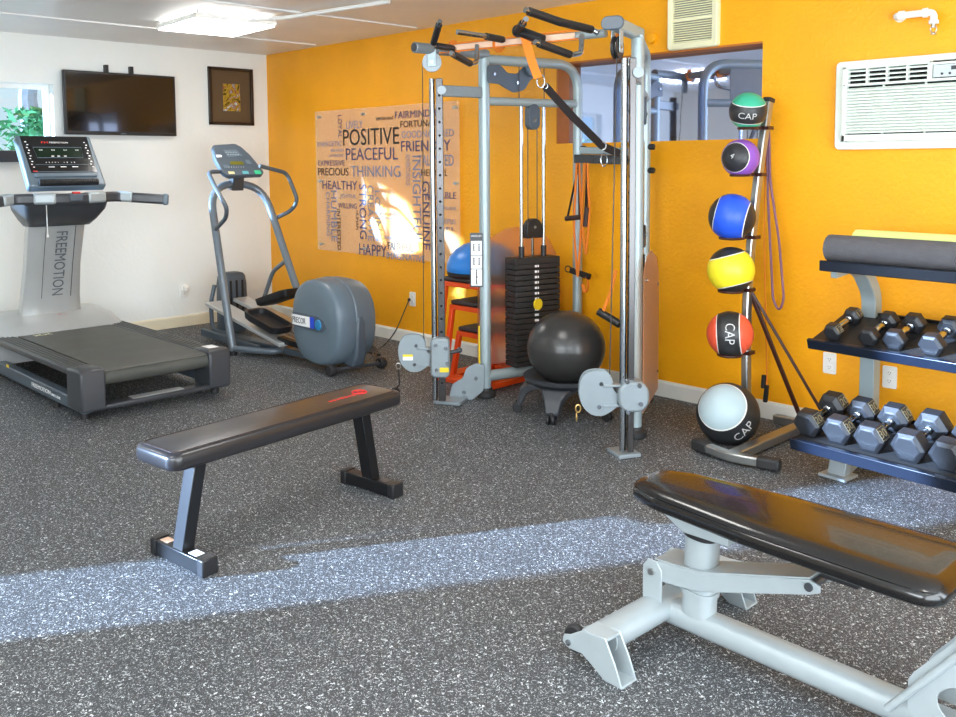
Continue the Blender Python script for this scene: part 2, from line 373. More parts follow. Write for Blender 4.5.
# ================================================================ ceiling lights
def ceiling_light(x, y, rz, label):
    t = thing('ceiling_light', label, 'ceiling light', (x, y, HC), rz, 'ceiling light panels')
    b = TR((x, y, HC), (0, 0, rz))
    m = MB(b); L, W = .68, .60
    m.bx((-L/2, -W/2, -.055), (L/2, -W/2+.025, -.02)).bx((-L/2, W/2-.025, -.055), (L/2, W/2, -.02)).bx((-L/2, -W/2, -.055), (-L/2+.025, W/2, -.02)).bx((L/2-.025, -W/2, -.055), (L/2, W/2, -.02))
    m.build('frame', 'white', t)
    MB(b).bx((-L/2+.012, -W/2+.012, -.066), (L/2-.012, W/2-.012, -.045)).build('diffuser', 'glow', t)
    for sx in (-1, 1):
        for sy in (-1, 1): MB(b).cyl((sx*(L/2-.02), sy*(W/2-.02), 0), (sx*(L/2-.02), sy*(W/2-.02), -.03), .008, n=8).build('hanger', 'steel', t)
    return t
ceiling_light(1.65, -1.42, -.06, 'bright square ceiling light panel above the elliptical corner')
for x, y, l in ((1.65, -4.5, 'added fill light panel, unseen over the window end of the white wall'), (4.9, -4.6, 'added fill light panel, unseen behind the flat bench, towards the added rear window'), (5.0, -2.2, 'added fill light panel, unseen over the flat bench and cable machine'), (7.7, -3.2, 'added fill light panel, unseen over the adjustable bench')):
    ceiling_light(x, y, 0, l)  # these panels are out of view, added as fill light
tag(MB().tube([(1.97, -1.35, HC-.03), (2.2, -1.2, HC-.03), (3.1, -1.0, HC-.012)], .014, 8).build('ceiling_conduit', 'white'), 'white conduit running along the ceiling from the light panel', 'conduit')
# ================================================================ left wall: television, picture
z0, z1, y0, y1 = 1.712, 2.232, -1.925, -.975
t = thing('television', 'wide black flat screen television on the white wall', 'television', (.06, (y0+y1)/2, z0))
MB().bx((.045, y0, z0), (.085, y1, z1)).build('body', 'black', t, bevel=.004)
MB().bx((.0835, y0+.018, z0+.03), (.0865, y1-.018, z1-.018)).build('screen', 'screen', t)
MB().box((.0858, (y0+y1)/2, z0+.012), (.001, .045, .009)).build('logo', 'grey_print', t)
mb = MB()
for px in (107, 132):
    p = FX(px, 65, .05); mb.bx((.004, p.y-.014, z0+.1), (.045, p.y+.014, z1+.065))
mb.bx((.004, -1.7, 1.9), (.04, -1.15, 2.06)); mb.build('wall_bracket', 'black', t)
y0, y1, z0, z1 = -.62, -.165, 1.825, 2.352
t = thing('framed_picture', 'small abstract print in a dark frame on the white wall', 'picture', (.01, (y0+y1)/2, z0))
mb = MB(); f = .028
mb.bx((.0, y0, z0), (.03, y1, z0+f)).bx((.0, y0, z1-f), (.03, y1, z1)).bx((.0, y0, z0), (.03, y0+f, z1)).bx((.0, y1-f, z0), (.03, y1, z1)); mb.build('frame', 'frame_dk', t, bevel=.003)
MB().bx((.004, y0+f, z0+f), (.012, y1-f, z1-f)).build('mat_board', 'mat_board', t)
def art_mat():
    m = bpy.data.materials.new('abstract_print'); m.use_nodes = True; nt = m.node_tree; b = nt.nodes['Principled BSDF']; b.inputs['Roughness'].default_value = .25
    tc = nt.nodes.new('ShaderNodeTexCoord'); n = nt.nodes.new('ShaderNodeTexNoise'); n.inputs['Scale'].default_value = 9; n.inputs['Distortion'].default_value = 3; n.inputs['Detail'].default_value = 4
    nt.links.new(tc.outputs['Object'], n.inputs['Vector']); r = nt.nodes.new('ShaderNodeValToRGB'); cr = r.color_ramp
    cr.elements[0].position = .3; cr.elements[0].color = S('2A1E10'); cr.elements[1].position = .75; cr.elements[1].color = S('E8E4D8')
    for p, c in ((.42, '6E5A18'), (.5, 'B89A30'), (.58, '8A4A28'), (.64, '9DA7A8')): e = cr.elements.new(p); e.color = S(c)
    nt.links.new(n.outputs['Fac'], r.inputs[0]); nt.links.new(r.outputs[0], b.inputs['Base Color']); return m
M['art'] = art_mat()
MB().bx((.010, -.475, 1.955), (.0135, -.30, 2.205)).build('print', 'art', t)
# ================================================================ outlets
def outlet(name, P, n, label, plug=False):
    """P centre on the wall, n outward normal"""
    t = thing(name, label, 'outlet', P); n = Vector(n); x = Vector((0, 0, 1)).cross(n); F = frame(Vector(P)+n*.004, x, (0, 0, 1))
    MB(F).prism(rrect(.072, .115, .008), .007).build('cover_plate', 'white', t, bevel=.0015)
    mb = MB(F)
    for s in (-1, 1): mb.prism(rrect(.034, .03, .011, cy=s*.021), .011)
    mb.build('socket', 'white', t)
    mb = MB(F)
    for s in (-1, 1):
        for q in (-.006, .006): mb.box((q, s*.021+.003, .0055), (.0018, .008, .001))
        mb.box((0, s*.021-.007, .0055), (.004, .004, .001))
    mb.build('slots', 'dark', t)
    return t
p = FX(184, 291, 0); outlet('wall_outlet', (0, p.y, p.z), (1, 0, 0), 'white double outlet with a white plug-in on the left white wall')
mb = MB().box((.03, p.y+.005, p.z+.025), (.045, .045, .05)); tag(mb.build('plug_in_air_freshener', 'white', bevel=.01), 'white plug-in freshener in the outlet on the white wall', 'air freshener')
p = FY(413, 299, 0); outlet('wall_outlet', (p.x, 0, p.z), (0, -1, 0), 'white outlet low on the orange wall holding the black power plug'); OUT2 = p
p = FY(830, 363, 0); outlet('wall_outlet', (p.x, 0, p.z), (0, -1, 0), 'outlet low on the orange wall behind the dumbbell rack, left one')
p = FY(890, 377, 0); outlet('wall_outlet', (p.x, 0, p.z), (0, -1, 0), 'white outlet behind the rack post between the dumbbell shelves')
# ================================================================ poster
A = FY(315, 112, -.03); B = FY(459, 100, -.03); C = FY(459, 262, -.03)
x0, x1, z1, z0 = A.x, B.x, 1.925, .69
t = thing('acrylic_word_panel', 'clear acrylic panel of positive words on the orange wall', 'wall sign', ((x0+x1)/2, -.03, z0))
MB().bx((x0, -.031, z0), (x1, -.026, z1)).build('acrylic_sheet', 'acrylic', t)
mb = MB()
for x in (x0+.05, (x0*.63+x1*.37), x1-.05):
    for z in (z0+.05, z1-.05): mb.cyl((x, -.004, z), (x, -.04, z), .012, n=12)
for x in (x0+.05, x1-.05): mb.cyl((x, -.004, (z0+z1)/2), (x, -.04, (z0+z1)/2), .012, n=12)
mb.build('standoffs', 'silver_lt', t)
W = [('LIVELY', 'g', 185, 250, 155, 122), ('POSITIVE', 'k', 172, 395, 222, 152), ('IMPORTANT', 'k', 303, 372, 122, 108), ('FAIRMINDED', 'b', 378, 560, 114, 84),
     ('FORTUNATE', 'k', 400, 560, 150, 122), ('GOODNATURED', 'g', 405, 613, 192, 162), ('FRIENDLY', 'b', 403, 600, 245, 200), ('ENERGETIC', 'g', 70, 166, 226, 205),
     ('RELAXED', 'g', 123, 174, 246, 234), ('OPTIMISTIC', 'g', 115, 174, 268, 256), ('PEACEFUL', 'b', 183, 390, 280, 228), ('EXPRESSIVE', 'b', 72, 178, 301, 279), ('PRECIOUS', 'k', 72, 193, 340, 308),
     ('THINKING', 'g', 203, 400, 345, 298), ('HELPFUL', 'k', 483, 588, 342, 314), ('HEALTHY', 'b', 90, 228, 394, 358), ('JOYFUL', 'g', 160, 225, 434, 412), ('WILLING', 'b', 152, 226, 470, 447),
     ('TALENTED', 'g', 470, 612, 302, 256), ('CAPABLE', 'b', 505, 622, 430, 402), ('HUMOROUS', 'g', 515, 622, 474, 460), ('GRATEFUL', 'g', 520, 622, 528, 508), ('TRUTHFUL', 'b', 530, 614, 555, 540),
     ('HAPPY', 'b', 236, 345, 655, 606), ('FAITHFUL', 'k', 350, 450, 635, 602), ('IMAGINATIVE', 'g', 345, 497, 672, 642), ('INTELLIGENT', 'k', 318, 395, 498, 486),
     ('HUMOROUS', 'g', 318, 395, 514, 502), ('COURAGEOUS', 'g', 320, 410, 592, 578)]
WV = [('STRONG', 'b', 235, 262, 375, 592), ('INTERESTED', 'k', 147, 160, 475, 636), ('HUMAN', 'k', 222, 232, 480, 556), ('HUMBLE', 'g', 122, 145, 400, 602), ('CHARMING', 'g', 103, 118, 405, 580),
      ('CREATIVE', 'g', 268, 292, 380, 600), ('LOVING', 'g', 298, 318, 400, 600), ('INSIGHTFUL', 'g', 447, 480, 262, 610), ('GENUINE', 'b', 486, 515, 363, 636), ('ADVENTUROUS', 'g', 420, 438, 255, 380), ('LOYAL', 'b', 150, 166, 100, 192)]
M['word_blue'] = mat('slate_print', '4A466A', .5); M['word_grey'] = mat('pale_slate_print', '787E96', .5)
WM = {'k': 'black_print', 'b': 'word_blue', 'g': 'word_grey'}
zp = lambda X, Y: FY(300+X/3.983, 90+Y/3.983, -.033)
for s, c, a, b, yb, yt in W:
    p = zp(a, yb); q = zp(b, yb); h = zp(a, yt); p.y = -.0315
    MB().text(s, frame(p, (1, 0, 0), (0, 0, 1)), w=q.x-p.x, h=max(.02, (h.z-p.z)*.92), th=.002).build('word', WM[c], t, smooth=False)
for s, c, a, b, ya, yb in WV:
    p = zp(a, ya); q = zp(b, ya); r = zp(a, yb); p.y = -.0315
    MB().text(s, frame(p, (0, 0, -1), (1, 0, 0)), w=p.z-r.z, h=q.x-p.x, th=.002).build('word', WM[c], t, smooth=False)
# ================================================================ air conditioner, ceiling vent, pipe
xa, xb, za, zb = FY(836, 64, -.04).x, FY(836, 64, -.04).x+1.07, 1.515, 1.968
t = thing('air_conditioner', 'white wall air conditioner on the orange wall', 'air conditioner', ((xa+xb)/2, 0, za))
MB(frame(((xa+xb)/2, -.02, (za+zb)/2), (1, 0, 0), (0, 0, 1))).prism(rrect(xb-xa, zb-za, .025), .04).build('wall_sleeve', 'ac', t, bevel=.006)
ux0, ux1, uz0, uz1 = xa+.055, xb-.055, za+.04, zb-.035
mb = MB(); mb.bx((ux0, -.085, uz0), (ux1, -.035, uz0+.035)).bx((ux0, -.085, uz1-.012), (ux1, -.035, uz1)).bx((ux0, -.085, uz0), (ux0+.02, -.035, uz1)).bx((ux1-.02, -.085, uz0), (ux1, -.035, uz1))
gz = uz1-.085; mb.bx((ux0, -.085, gz-.012), (ux1, -.035, gz)); mb.bx((ux0+.42, -.085, gz), (ux0+.435, -.035, uz1)); mb.bx((ux0+.435, -.085, uz1-.02), (ux1, -.035, uz1)); mb.build('front_case', 'ac', t, bevel=.003)
MB().bx((ux0+.01, -.05, uz0+.01), (ux1-.01, -.042, uz1-.01)).build('backing', 'dark', t)
mb = MB(); n = 15
for i in range(n):
    z = uz0+.05+(gz-.03-uz0-.05)*i/(n-1); mb.box(((ux0+ux1)/2, -.074, z), (ux1-ux0-.03, .022, .0075), (.5, 0, 0))
for x in (ux0+.2, ux0+.4, ux0+.6, ux0+.8): mb.bx((x, -.072, uz0+.03), (x+.004, -.05, gz-.01))
mb.build('intake_grille', 'ac', t, smooth=False)
mb = MB()
for i in range(3): mb.box((ux0+.22, -.07, gz+.02+.022*i), (.40, .02, .006), (.3, 0, 0))
for i in range(5): mb.bx((ux0+.02+.098*i, -.08, gz), (ux0+.027+.098*i, -.05, uz1-.012))
mb.build('air_outlet_louvre', 'ac', t, smooth=False)
c = MB().bx((ux0+.44, -.082, gz+.005), (ux1-.02, -.07, uz1-.022)).build('control_panel', 'ac_grey', t)
mb = MB()
mb.bx((ux0+.52, -.0845, gz+.036), (ux0+.60, -.0815, gz+.054))
for i in range(4): mb.cyl((ux0+.48+.035*i, -.085, gz+.02), (ux0+.48+.035*i, -.08, gz+.02), .006, n=10)
mb.build('button', 'char', c)
p0 = FY(671, -12, 0); p1 = FY(720, 46, 0)
t = thing('wall_vent', 'cream louvred vent high on the orange wall above the window', 'vent', ((p0.x+p1.x)/2, 0, p1.z))
z1 = 2.47; F = frame(((p0.x+p1.x)/2, -.02, (p1.z+z1)/2), (1, 0, 0), (0, 0, 1)); ww = p1.x-p0.x; hh = z1-p1.z
mb = MB(F)
o = rrect(ww, hh, .02); i_ = rrect(ww-.07, hh-.075, .006)
R = [[(x, y, -.02) for x, y in o], [(x, y, .012) for x, y in o], [(x*.97, y*.97, .018) for x, y in o], [(x, y, .014) for x, y in i_], [(x, y, -.008) for x, y in i_]]
mb.loft(R, cap=False); mb.build('frame', 'vent', t)
MB(F).box((0, 0, -.012), (ww-.06, hh-.06, .006)).build('backing', 'grey_print', t)
mb = MB(F); n = 20
for i in range(n): mb.box((0, -hh/2+.045+(hh-.09)*i/(n-1), .003), (ww-.07, .006, .012), (.5, 0, 0))
mb.bx((-ww/2+.03, -.008, 0), (ww/2-.03, .008, .014)); mb.build('louvre', 'vent', t, smooth=False)
a = FY(895, 13, -.07); b = FY(934, 12, -.07); c = FY(936, 24, -.07)
t = thing('fire_sprinkler', 'white pipe and sprinkler head high on the orange wall', 'sprinkler', (a.x, -.07, a.z))
a.z = b.z = 2.165; c = Vector((b.x, -.07, 2.12))
MB().tube(rnd([(a.x, 0, a.z), (a.x, -.07, a.z), (b.x, -.07, b.z), (b.x, -.07, 2.11)], .03), .017, 12).build('pipe', 'white', t)
for p, q in (((a.x, 0, a.z), (a.x, -.012, a.z)), ((a.x+.02, -.07, a.z), (a.x+.045, -.07, a.z)), ((b.x-.05, -.07, b.z), (b.x-.028, -.07, b.z)), ((b.x, -.07, 2.125), (b.x, -.07, 2.108))): MB().cyl(p, q, .023, n=14).build('coupling', 'white', t)
mb = MB().cyl((b.x, -.07, 2.11), (b.x, -.07, 2.09), .01).tube(rnd([(b.x-.01, -.07, 2.095), (b.x-.016, -.07, 2.08), (b.x, -.07, 2.06), (b.x+.016, -.07, 2.08), (b.x+.01, -.07, 2.095)], .01), .003, 6).cyl((b.x, -.07, 2.062), (b.x, -.07, 2.058), .016)
mb.build('sprinkler_head', 'steel', t)
p = FY(652, 38, -.012)
tag(MB().cyl((p.x, 0, p.z), (p.x, -.03, p.z), .035, .03).build('wall_boss', 'orange', bevel=.004), 'orange painted round fitting on the wall beside the vent', 'wall fitting')
# ================================================================ CABLE MACHINE
def plate(mb, pxs, p, n, th, mi=0, r=None, off=0):
    """outline given by measured pixels, laid onto the real plane (p, n) and thickened"""
    n = Vector(n).normalized(); pts = [PP(x, y, p, n) for x, y in pxs]
    if r: pts = rnd([pts[-1]+(pts[0]-pts[-1])*.5]+pts+[pts[-1]+(pts[0]-pts[-1])*.5], r, 5)[:-1]
    mb.loft([[q+n*(off-th/2) for q in pts], [q+n*(off+th/2) for q in pts]], mi); return pts
LF = Vector((3.73, -.78, 0)); LB = Vector((3.90, -.09, 0)); RF = Vector((4.889, -.817, 0)); RB = Vector((4.50, -.19, 0))
LCO = Vector((3.646, -1.13, 0)); RCO = Vector((5.035, -1.127, 0))
cm = thing('cable_machine', 'tall silver dual cable machine with weight stacks against the orange wall', 'cable machine', (4.4, -.7, 0))
TOCAM = Vector((.71, -.70, 0)); SIDE = Vector((-.70, -.71, 0))
def rounded_cyl(a, b, r): return MB().cyl(a, b, r)
Z = lambda v, z: Vector((v.x, v.y, z))
carr = {}
for F, B, Cc, side, left in ((LF, LB, LCO, -1, True), (RF, RB, RCO, 1, False)):
    d = (B-F).normalized(); L = (B-F).length; nn = Vector((d.y, -d.x, 0))*side   # outward
    if left: nn = Vector((-1, .1, 0)).normalized()
    P = lambda u, v, z: F+d*u+nn*v+Vector((0, 0, z))
    top = 2.085
    MB().cyl(P(0, 0, .05), P(0, 0, top+.01), .034, n=24).build('front_post', 'silver', cm, bevel=.004)
    MB().tube(rnd([P(L, 0, .05), P(L, 0, top), P(0, 0, top)], .17, 8), .031, 16).build('rear_post', 'silver', cm)
    MB().cyl(P(0, 0, 1.835), P(L, 0, 1.835), .026).build('cross_tube', 'silver', cm)
    MB().cyl(P(0, 0, .13), P(L, 0, .13), .034).build('base_tube', 'silver', cm)
    for u in (0, L): MB().lathe([(.05, 0), (.062, .01), (.062, .035), (.045, .045), (.04, .06)], Matrix.Translation(P(u, 0, 0))).build('foot_pad', 'rubber', cm)
    # arm towards the front with a pulley
    a1 = Vector((3.712, -1.32, 2.115)) if left else FY(613, 23, -1.16)
    a0 = P(.02, 0, a1.z)
    if left:
        arm = MB().cyl(a0, a1, .031, n=20).build('top_arm', 'silver_mid', cm, bevel=.003)
        e = (a1-a0).normalized(); MB().cyl(a1-e*.001, a1+e*.004, .024).build('end_cap', 'char', arm)
    else:
        e = (a1-a0).normalized()
        arm = MB().tube([P(.10, 0, a1.z), a1], 0, sq=(.062, .062)).build('top_arm', 'silver', cm, bevel=.012)
        s_ = e.cross(Vector((0, 0, 1)))
        MB(frame(a1+e*.006, s_, (0, 0, 1))).prism(rrect(.115, .066, .032, 8), .02).build('end_cap', 'grey_pl_d', arm, bevel=.006)
    pc = a1-(a1-a0).normalized()*(.13 if left else .06)+Vector((0, 0, -.075 if left else -.11))
    axis = TOCAM if left else (a1-a0).normalized().cross(Vector((0, 0, 1)))
    Fm = frame(pc, axis.cross(Vector((0, 0, 1))), (0, 0, 1))
    pl = MB(Fm).lathe([(.02, -.016), (.055, -.016), (.055, -.008), (.046, 0), (.055, .008), (.055, .016), (.02, .016)]).build('pulley', 'silver_mid' if left else 'black', cm)
    MB(Fm).cyl((0, 0, -.024), (0, 0, .024), .01, n=12).build('axle', 'chrome', pl)
    mb = MB(Fm)
    for s in (-1, 1): mb.box((0, .04, s*.021), (.05, .13, .005))
    mb.build('pulley_bracket', 'silver', cm, bevel=.002)
    # adjustable column: chrome guide tube and perforated bar
    zt = 1.955
    MB().cyl(Z(Cc, .03), Z(Cc, zt), .0165, n=20).build('column_tube', 'chrome', cm)
    q = Cc+Vector((.70, .71, 0))*(.044 if left else .038)
    bar = MB().tube([Z(q, .03), Z(q, zt)], 0, sq=(.042, .05, (.7, .71, 0)) if left else (.03, .045, (.7, .71, 0))).build('perforated_bar', 'dark_steel', cm, bevel=.003)
    hv = TOCAM if left else Vector((-.70, -.71, 0))
    for i in range(23):
        z = .14+i*.078; MB().cyl(Z(q, z)+hv*(.0245 if left else .0145), Z(q, z)+hv*(.027 if left else .0165), .0075, n=10).build('adjustment_hole', 'dark', bar, smooth=False)
    # head tube joining column and post, bottom flange
    MB().tube([Z(Cc, 1.885)+Vector((.02, .03, 0)), P(-.01, 0, 1.885)], 0, sq=(.065, .045)).build('column_arm', 'silver_mid', cm, bevel=.006)
    MB(frame(Z(Cc, 1.885)+TOCAM*.03+Vector((.7, .71, 0))*.06, (.7, .71, 0), (0, 0, 1))).prism([(.026*math.cos(t), .026*math.sin(t)) for t in [2*PI*k/20 for k in range(20)]], .014).build('arm_disc', 'silver_mid', cm)
    fl = (P(0, 0, 0)-Cc); fl.z = 0
    MB().box(Z(Cc+fl*(.30 if left else .1), .012), (.17 if left else .12, .14, .02), (0, 0, math.atan2(fl.y, fl.x)-.9)).build('column_foot', 'silver_mid', cm, bevel=.004)
    # guide rods, weight stack
    u1, u2 = (.27, .44) if left else (.30, .47)
    for u in (u1, u2):
        MB().cyl(P(u, 0, .12), P(u, 0, 1.835), .0115, n=14).build('guide_rod', 'chrome', cm)
        MB().cyl(P(u, 0, .845), P(u, 0, .93), .018, n=14).build('rod_bushing', 'black', cm)
    um = (u1+u2)/2; ax = math.atan2(d.y, d.x)
    n = 19; h = .0345
    first = None
    for i in range(n):
        z = .185+i*h; mbp = MB()
        mbp.box(P(um, 0, z), (.34, .125, h*.86), (0, 0, ax))
        if first is None:
            first = mbp.build('weight_plate', 'plate', cm, bevel=.003); z_first = z
            Fq = frame(P(um-.02, 0, z)-nn*.063, d, (0, 0, 1))
            lab = MB(Fq).box((0, 0, 0), (.03, .014, .004)).build('plate_label', 'white_print', first)
        else:
            mbp.bm.free(); c_ = first.copy(); COL.objects.link(c_); c_.location = first.location+Vector((0, 0, z-z_first)); k_ = lab.copy(); COL.objects.link(k_); k_.parent = c_
    MB().box(P(um, 0, .185+n*h), (.34, .125, .04), (0, 0, ax)).build('top_plate', 'plate', cm, bevel=.004)
    zb = .185+n*h+.09
    MB().cyl(P(um, 0, zb-.09), P(um, 0, zb+.06), .008, n=8).build('selector_rod', 'chrome', cm)
    Fm = frame(P(um, 0, zb+.10), d, (0, 0, 1))
    pb = MB(Fm).prism([(x, y) for x, y in [(.06*math.cos(a), .045+.06*math.sin(a)-.03) for a in [PI*k/12 for k in range(13)]]]+[(-.06, -.05), (.06, -.05)], .05).build('pulley_block', 'black', cm, bevel=.004)
    MB(Fm).cyl((0, .02, -.03), (0, .02, .03), .01, n=10).build('axle', 'chrome', pb)
    Fm = frame(P(um, 0, 1.745), d, (0, 0, 1))
    pb = MB(Fm).prism(rrect(.085, .16, .04, 8), .05).build('pulley_block', 'grey_pl_d', cm, bevel=.004)
    MB(Fm).cyl((0, -.02, -.028), (0, -.02, .028), .014, n=12).cyl((0, -.02, -.032), (0, -.02, .032), .006, n=8).build('axle', 'chrome', pb)
    for du in (-.035, .035): MB().cyl(P(um+du, 0, zb+.12), P(um+du, 0, 1.70), .003, n=6).build('cable', 'cable', cm)
    for du in (-.1, .09): MB().cyl(P(um+du, .0, 1.86), P(um+du, 0, 2.06), .003, n=6).build('cable', 'cable', cm)
    # frosted shroud on the outer side
    pts = [(.03, .17), (L*.92, .17), (L*.92, .82), (L*.80, .97), (L*.62, 1.05), (L*.35, 1.04), (.10, .97), (.03, .90)] if left else [(-.02, .17), (L*.72, .17), (L*.72, .82), (L*.6, .93), (L*.3, .99), (.08, .97), (-.02, .90)]
    vo = .115 if left else .125
    SQ = (lambda u, v, z: P(u, v, z)) if left else (lambda u, v, z: Vector((4.998, -.903, z))+Vector((-.444, .896, 0))*u+Vector((.896, .444, 0))*(v-vo))
    mb = MB(); mb.loft([[SQ(u, vo, z) for u, z in pts], [SQ(u, vo+.004, z) for u, z in pts]]); sh = mb.build('weight_shroud', 'shroud', cm)
    for u, z in ((.06, .28), (L*.66, .28), (.06, .85), (L*.64, .78)):
        MB().cyl(SQ(u, vo-.012, z), SQ(u, vo+.012, z), .008, n=10).build('shroud_stud', 'chrome', sh)
    # lower swivel pulley and carriage
    zc = .30 if left else .315
    ctr = Z(Cc, zc)
    ca = (MB(frame(ctr+Vector((.70, .71, 0))*.035+TOCAM*.015, (.7, .71, 0), (0, 0, 1))).prism(rrect(.115, .24, .03), .10) if left else
          MB(frame(ctr+Vector((.70, .71, 0))*.045+TOCAM*.01, (.7, .71, 0), (.1, .1, 1))).prism(rrect(.15, .15, .06, 8), .11)).build('carriage', 'silver_mid', cm, bevel=.012)
    mb = MB()
    for a, z in ((-.035, .08), (.05, .06), (-.03, -.07), (.06, -.03)): mb.cyl(ctr+Vector((.70, .71, 0))*(.035+a*.7)+TOCAM*.06+Vector((0, 0, z)), ctr+Vector((.70, .71, 0))*(.035+a*.7)+TOCAM*.08+Vector((0, 0, z)), .011, n=10)
    mb.build('bolt', 'chrome', ca)
    if left:
        k = MB().cyl(ctr+Vector((.7, .71, 0))*.09+Vector((0, 0, .02)), ctr+Vector((.7, .71, 0))*.14+Vector((0, 0, .03)), .012).sph(ctr+Vector((.7, .71, 0))*.15+Vector((0, 0, .035)), .018, n=12).build('pull_pin', 'char', ca)
        MB(frame(ctr+Vector((.7, .71, 0))*.06+TOCAM*.069+Vector((0, 0, -.07)), (.7, .71, 0), (0, 0, 1))).box((0, 0, 0), (.055, .028, .002)).build('warning_label', 'yellow_lab', ca)
    for z in (-.05, .05): MB().box(ctr+SIDE*.05+TOCAM*.01+Vector((0, 0, z)), (.10, .05, .012), (0, 0, math.atan2(SIDE.y, SIDE.x))).build('swivel_hinge', 'silver_mid', cm, bevel=.003)
    o = [(-.005, -.055), (.03, -.085), (.07, -.105), (.12, -.10), (.165, -.06), (.185, 0), (.18, .07), (.155, .115), (.10, .128), (.045, .12), (.02, .09), (.018, .045), (.01, .02), (-.01, .01)]
    oo = rnd([Vector((x, y, 0)) for x, y in o+[o[0]]], .03, 3)
    Fm = frame(ctr+SIDE*.035+Vector((0, 0, .01 if left else .0)), SIDE, (0, 0, 1))
    wh = MB(Fm).cyl((.10, .045, -.012), (.10, .045, .012), .052, n=28).build('swivel_pulley', 'black', cm)
    for s, zz in ((1, .022), (-1, -.022)):
        pl = MB(Fm @ TR((0, 0, zz))).prism([(v.x, v.y) for v in oo], .007).build('pulley_plate', 'silver_mid', cm, bevel=.002)
        if (Fm.to_3x3() @ Vector((0, 0, zz))).dot(TOCAM) > 0:
            sg = 1 if zz > 0 else -1
            mb = MB(Fm)
            for x, y in ((.075, .06), (.085, -.055)): mb.cyl((x, y, zz), (x, y, zz+sg*.014), .01, n=10)
            mb.build('bolt', 'chrome', pl)
            if left:
                Q = frame(Fm @ Vector((.145, -.015, zz+sg*.005)), -SIDE, (0, 0, 1)); MB(Q).box((.02, .014, 0), (.06, .014, .001)).build('warning_label', 'yellow_lab', pl); MB(Q).box((.02, -.004, 0), (.06, .02, .001)).build('paper_label', 'white_print', pl)
    # cable from the head pulley to the swivel pulley
    q1 = pc+(SIDE*.055 if left else Vector((0, 0, 0))); q2 = Fm @ Vector((.03, .08, 0))
    MB().cyl(q1, q2, .003, n=6).build('cable', 'cable', cm)
    carr[left] = Fm
# S-shaped foot plate beside the left post, gusset with pulley at the left top, gusset at the right top
mb = MB(); plate(mb, [(476, 363), (466, 368), (463, 378), (452, 384), (449, 398), (451, 405), (462, 405), (475, 398), (484, 390), (485, 365)], LF+Vector((.03, -.06, 0)), TOCAM, .012, r=.02)
fp = mb.build('foot_plate', 'silver_mid', cm, bevel=.003)
mb = MB()
for x, y in ((476, 378), (464, 392)): p = PP(x, y, LF+Vector((.03, -.06, 0)), TOCAM); mb.cyl(p, p+TOCAM*.02, .012, n=10)
mb.build('bolt', 'chrome', fp)
pl0 = FX(500, 80, 3.78); mb = MB()
plate(mb, [(488, 65), (500, 65), (507, 73), (517, 74), (524, 66), (536, 60), (541, 72), (530, 80), (524, 90), (514, 93), (505, 88), (499, 84), (488, 83)], pl0, (1, 0, 0), .012, r=.02)
gp = mb.build('gusset_plate', 'grey_pl_d', cm, bevel=.002)
mb = MB()
for x, y in ((493, 74), (516, 83)): p = PP(x, y, pl0, (1, 0, 0)); mb.cyl(p, p+Vector((.016, 0, 0)), .01, n=10)
mb.build('bolt', 'chrome', gp)
p = FX(532, 67, 3.80); MB().cyl(p, p+Vector((.02, 0, 0)), .06, n=32).build('pulley', 'grey_pl', cm)
d = (RB-RF).normalized(); nr = Vector((-d.y, d.x, 0))
mb = MB(); a = RF+d*.02; b = RF+d*.55
mb.loft([[Z(a, 1.81)+o, Z(b, 1.85)+o, Z(b, 2.08)+o, Z(a, 2.09)+o] for o in (Vector((0, 0, 0)), nr*-.008)]); mb.build('gusset_plate', 'silver_mid', cm)
Fm = frame(Z(RF, 1.955)+TOCAM*.02+SIDE*.045, SIDE, (0, 0, 1))
pu = MB(Fm).cyl((0, 0, -.008), (0, 0, .012), .036, n=28).build('pulley', 'silver_mid', cm); MB(Fm).cyl((0, 0, -.016), (0, 0, .016), .01, n=10).build('axle', 'chrome', pu)
# crossbar with its grips
b0 = Vector((3.722, -1.13, 2.115)); b1 = G(606, 33, 2.125)
bv = (b1-b0).normalized()
MB().cyl(b0, b1, .022).build('crossbar', 'silver', cm)
MB().cyl(b0-Vector((.02, 0, 0)), b0+Vector((.1, 0, 0)), .028).build('crossbar_sleeve', 'silver_mid', cm)
def grip(name, pts, grips, rad=.016, label=None):
    """pts: (px,py,Y); grips: index ranges covered in rubber"""
    P_ = [FY(*p) for p in pts]; o = MB().tube(rnd(P_, .035, 4), rad*.8, 12).build(name, 'chrome', cm)
    for i, j, t0, t1 in grips:
        a, b = P_[i], P_[j]; MB().tube([a+(b-a)*t0, a+(b-a)*t1], rad*1.15, 14).build('rubber_grip', 'black', o)
grip('pull_up_handle', [(440, 21, -1.45), (433, 45, -1.36), (456, 49, -1.12)], [(0, 1, .15, .92), (1, 2, .12, .85)])
grip('pull_up_handle', [(457, 32, -1.46), (484, 36, -1.30), (504, 40, -1.10)], [(1, 2, .1, .9)], .017)
grip('pull_up_handle', [(451, 53, -1.50), (471, 64, -1.25), (477, 62, -1.14), (477, 45, -1.12)], [(0, 1, .12, .95)])
grip('pull_up_handle', [(525, 10, -1.52), (560, 22, -1.30), (593, 30, -1.06), (598, 33, -1.05)], [(0, 1, .1, 1), (1, 2, 0, .95)], .018)
grip('pull_up_handle', [(535, 42, -1.48), (571, 55, -1.24), (581, 53, -1.08), (582, 35, -1.04)], [(0, 1, .1, .97)], .017)
grip('pull_up_handle', [(526, 19, -1.24), (516, 33, -1.12)], [(0, 1, .3, 1)], .018)
p = FY(518, 31, -1.13); q = FY(543, 40, -1.09); MB().tube([p, q], .028, 14).sph(p, .034, n=14).build('swivel_bracket', 'black', cm)
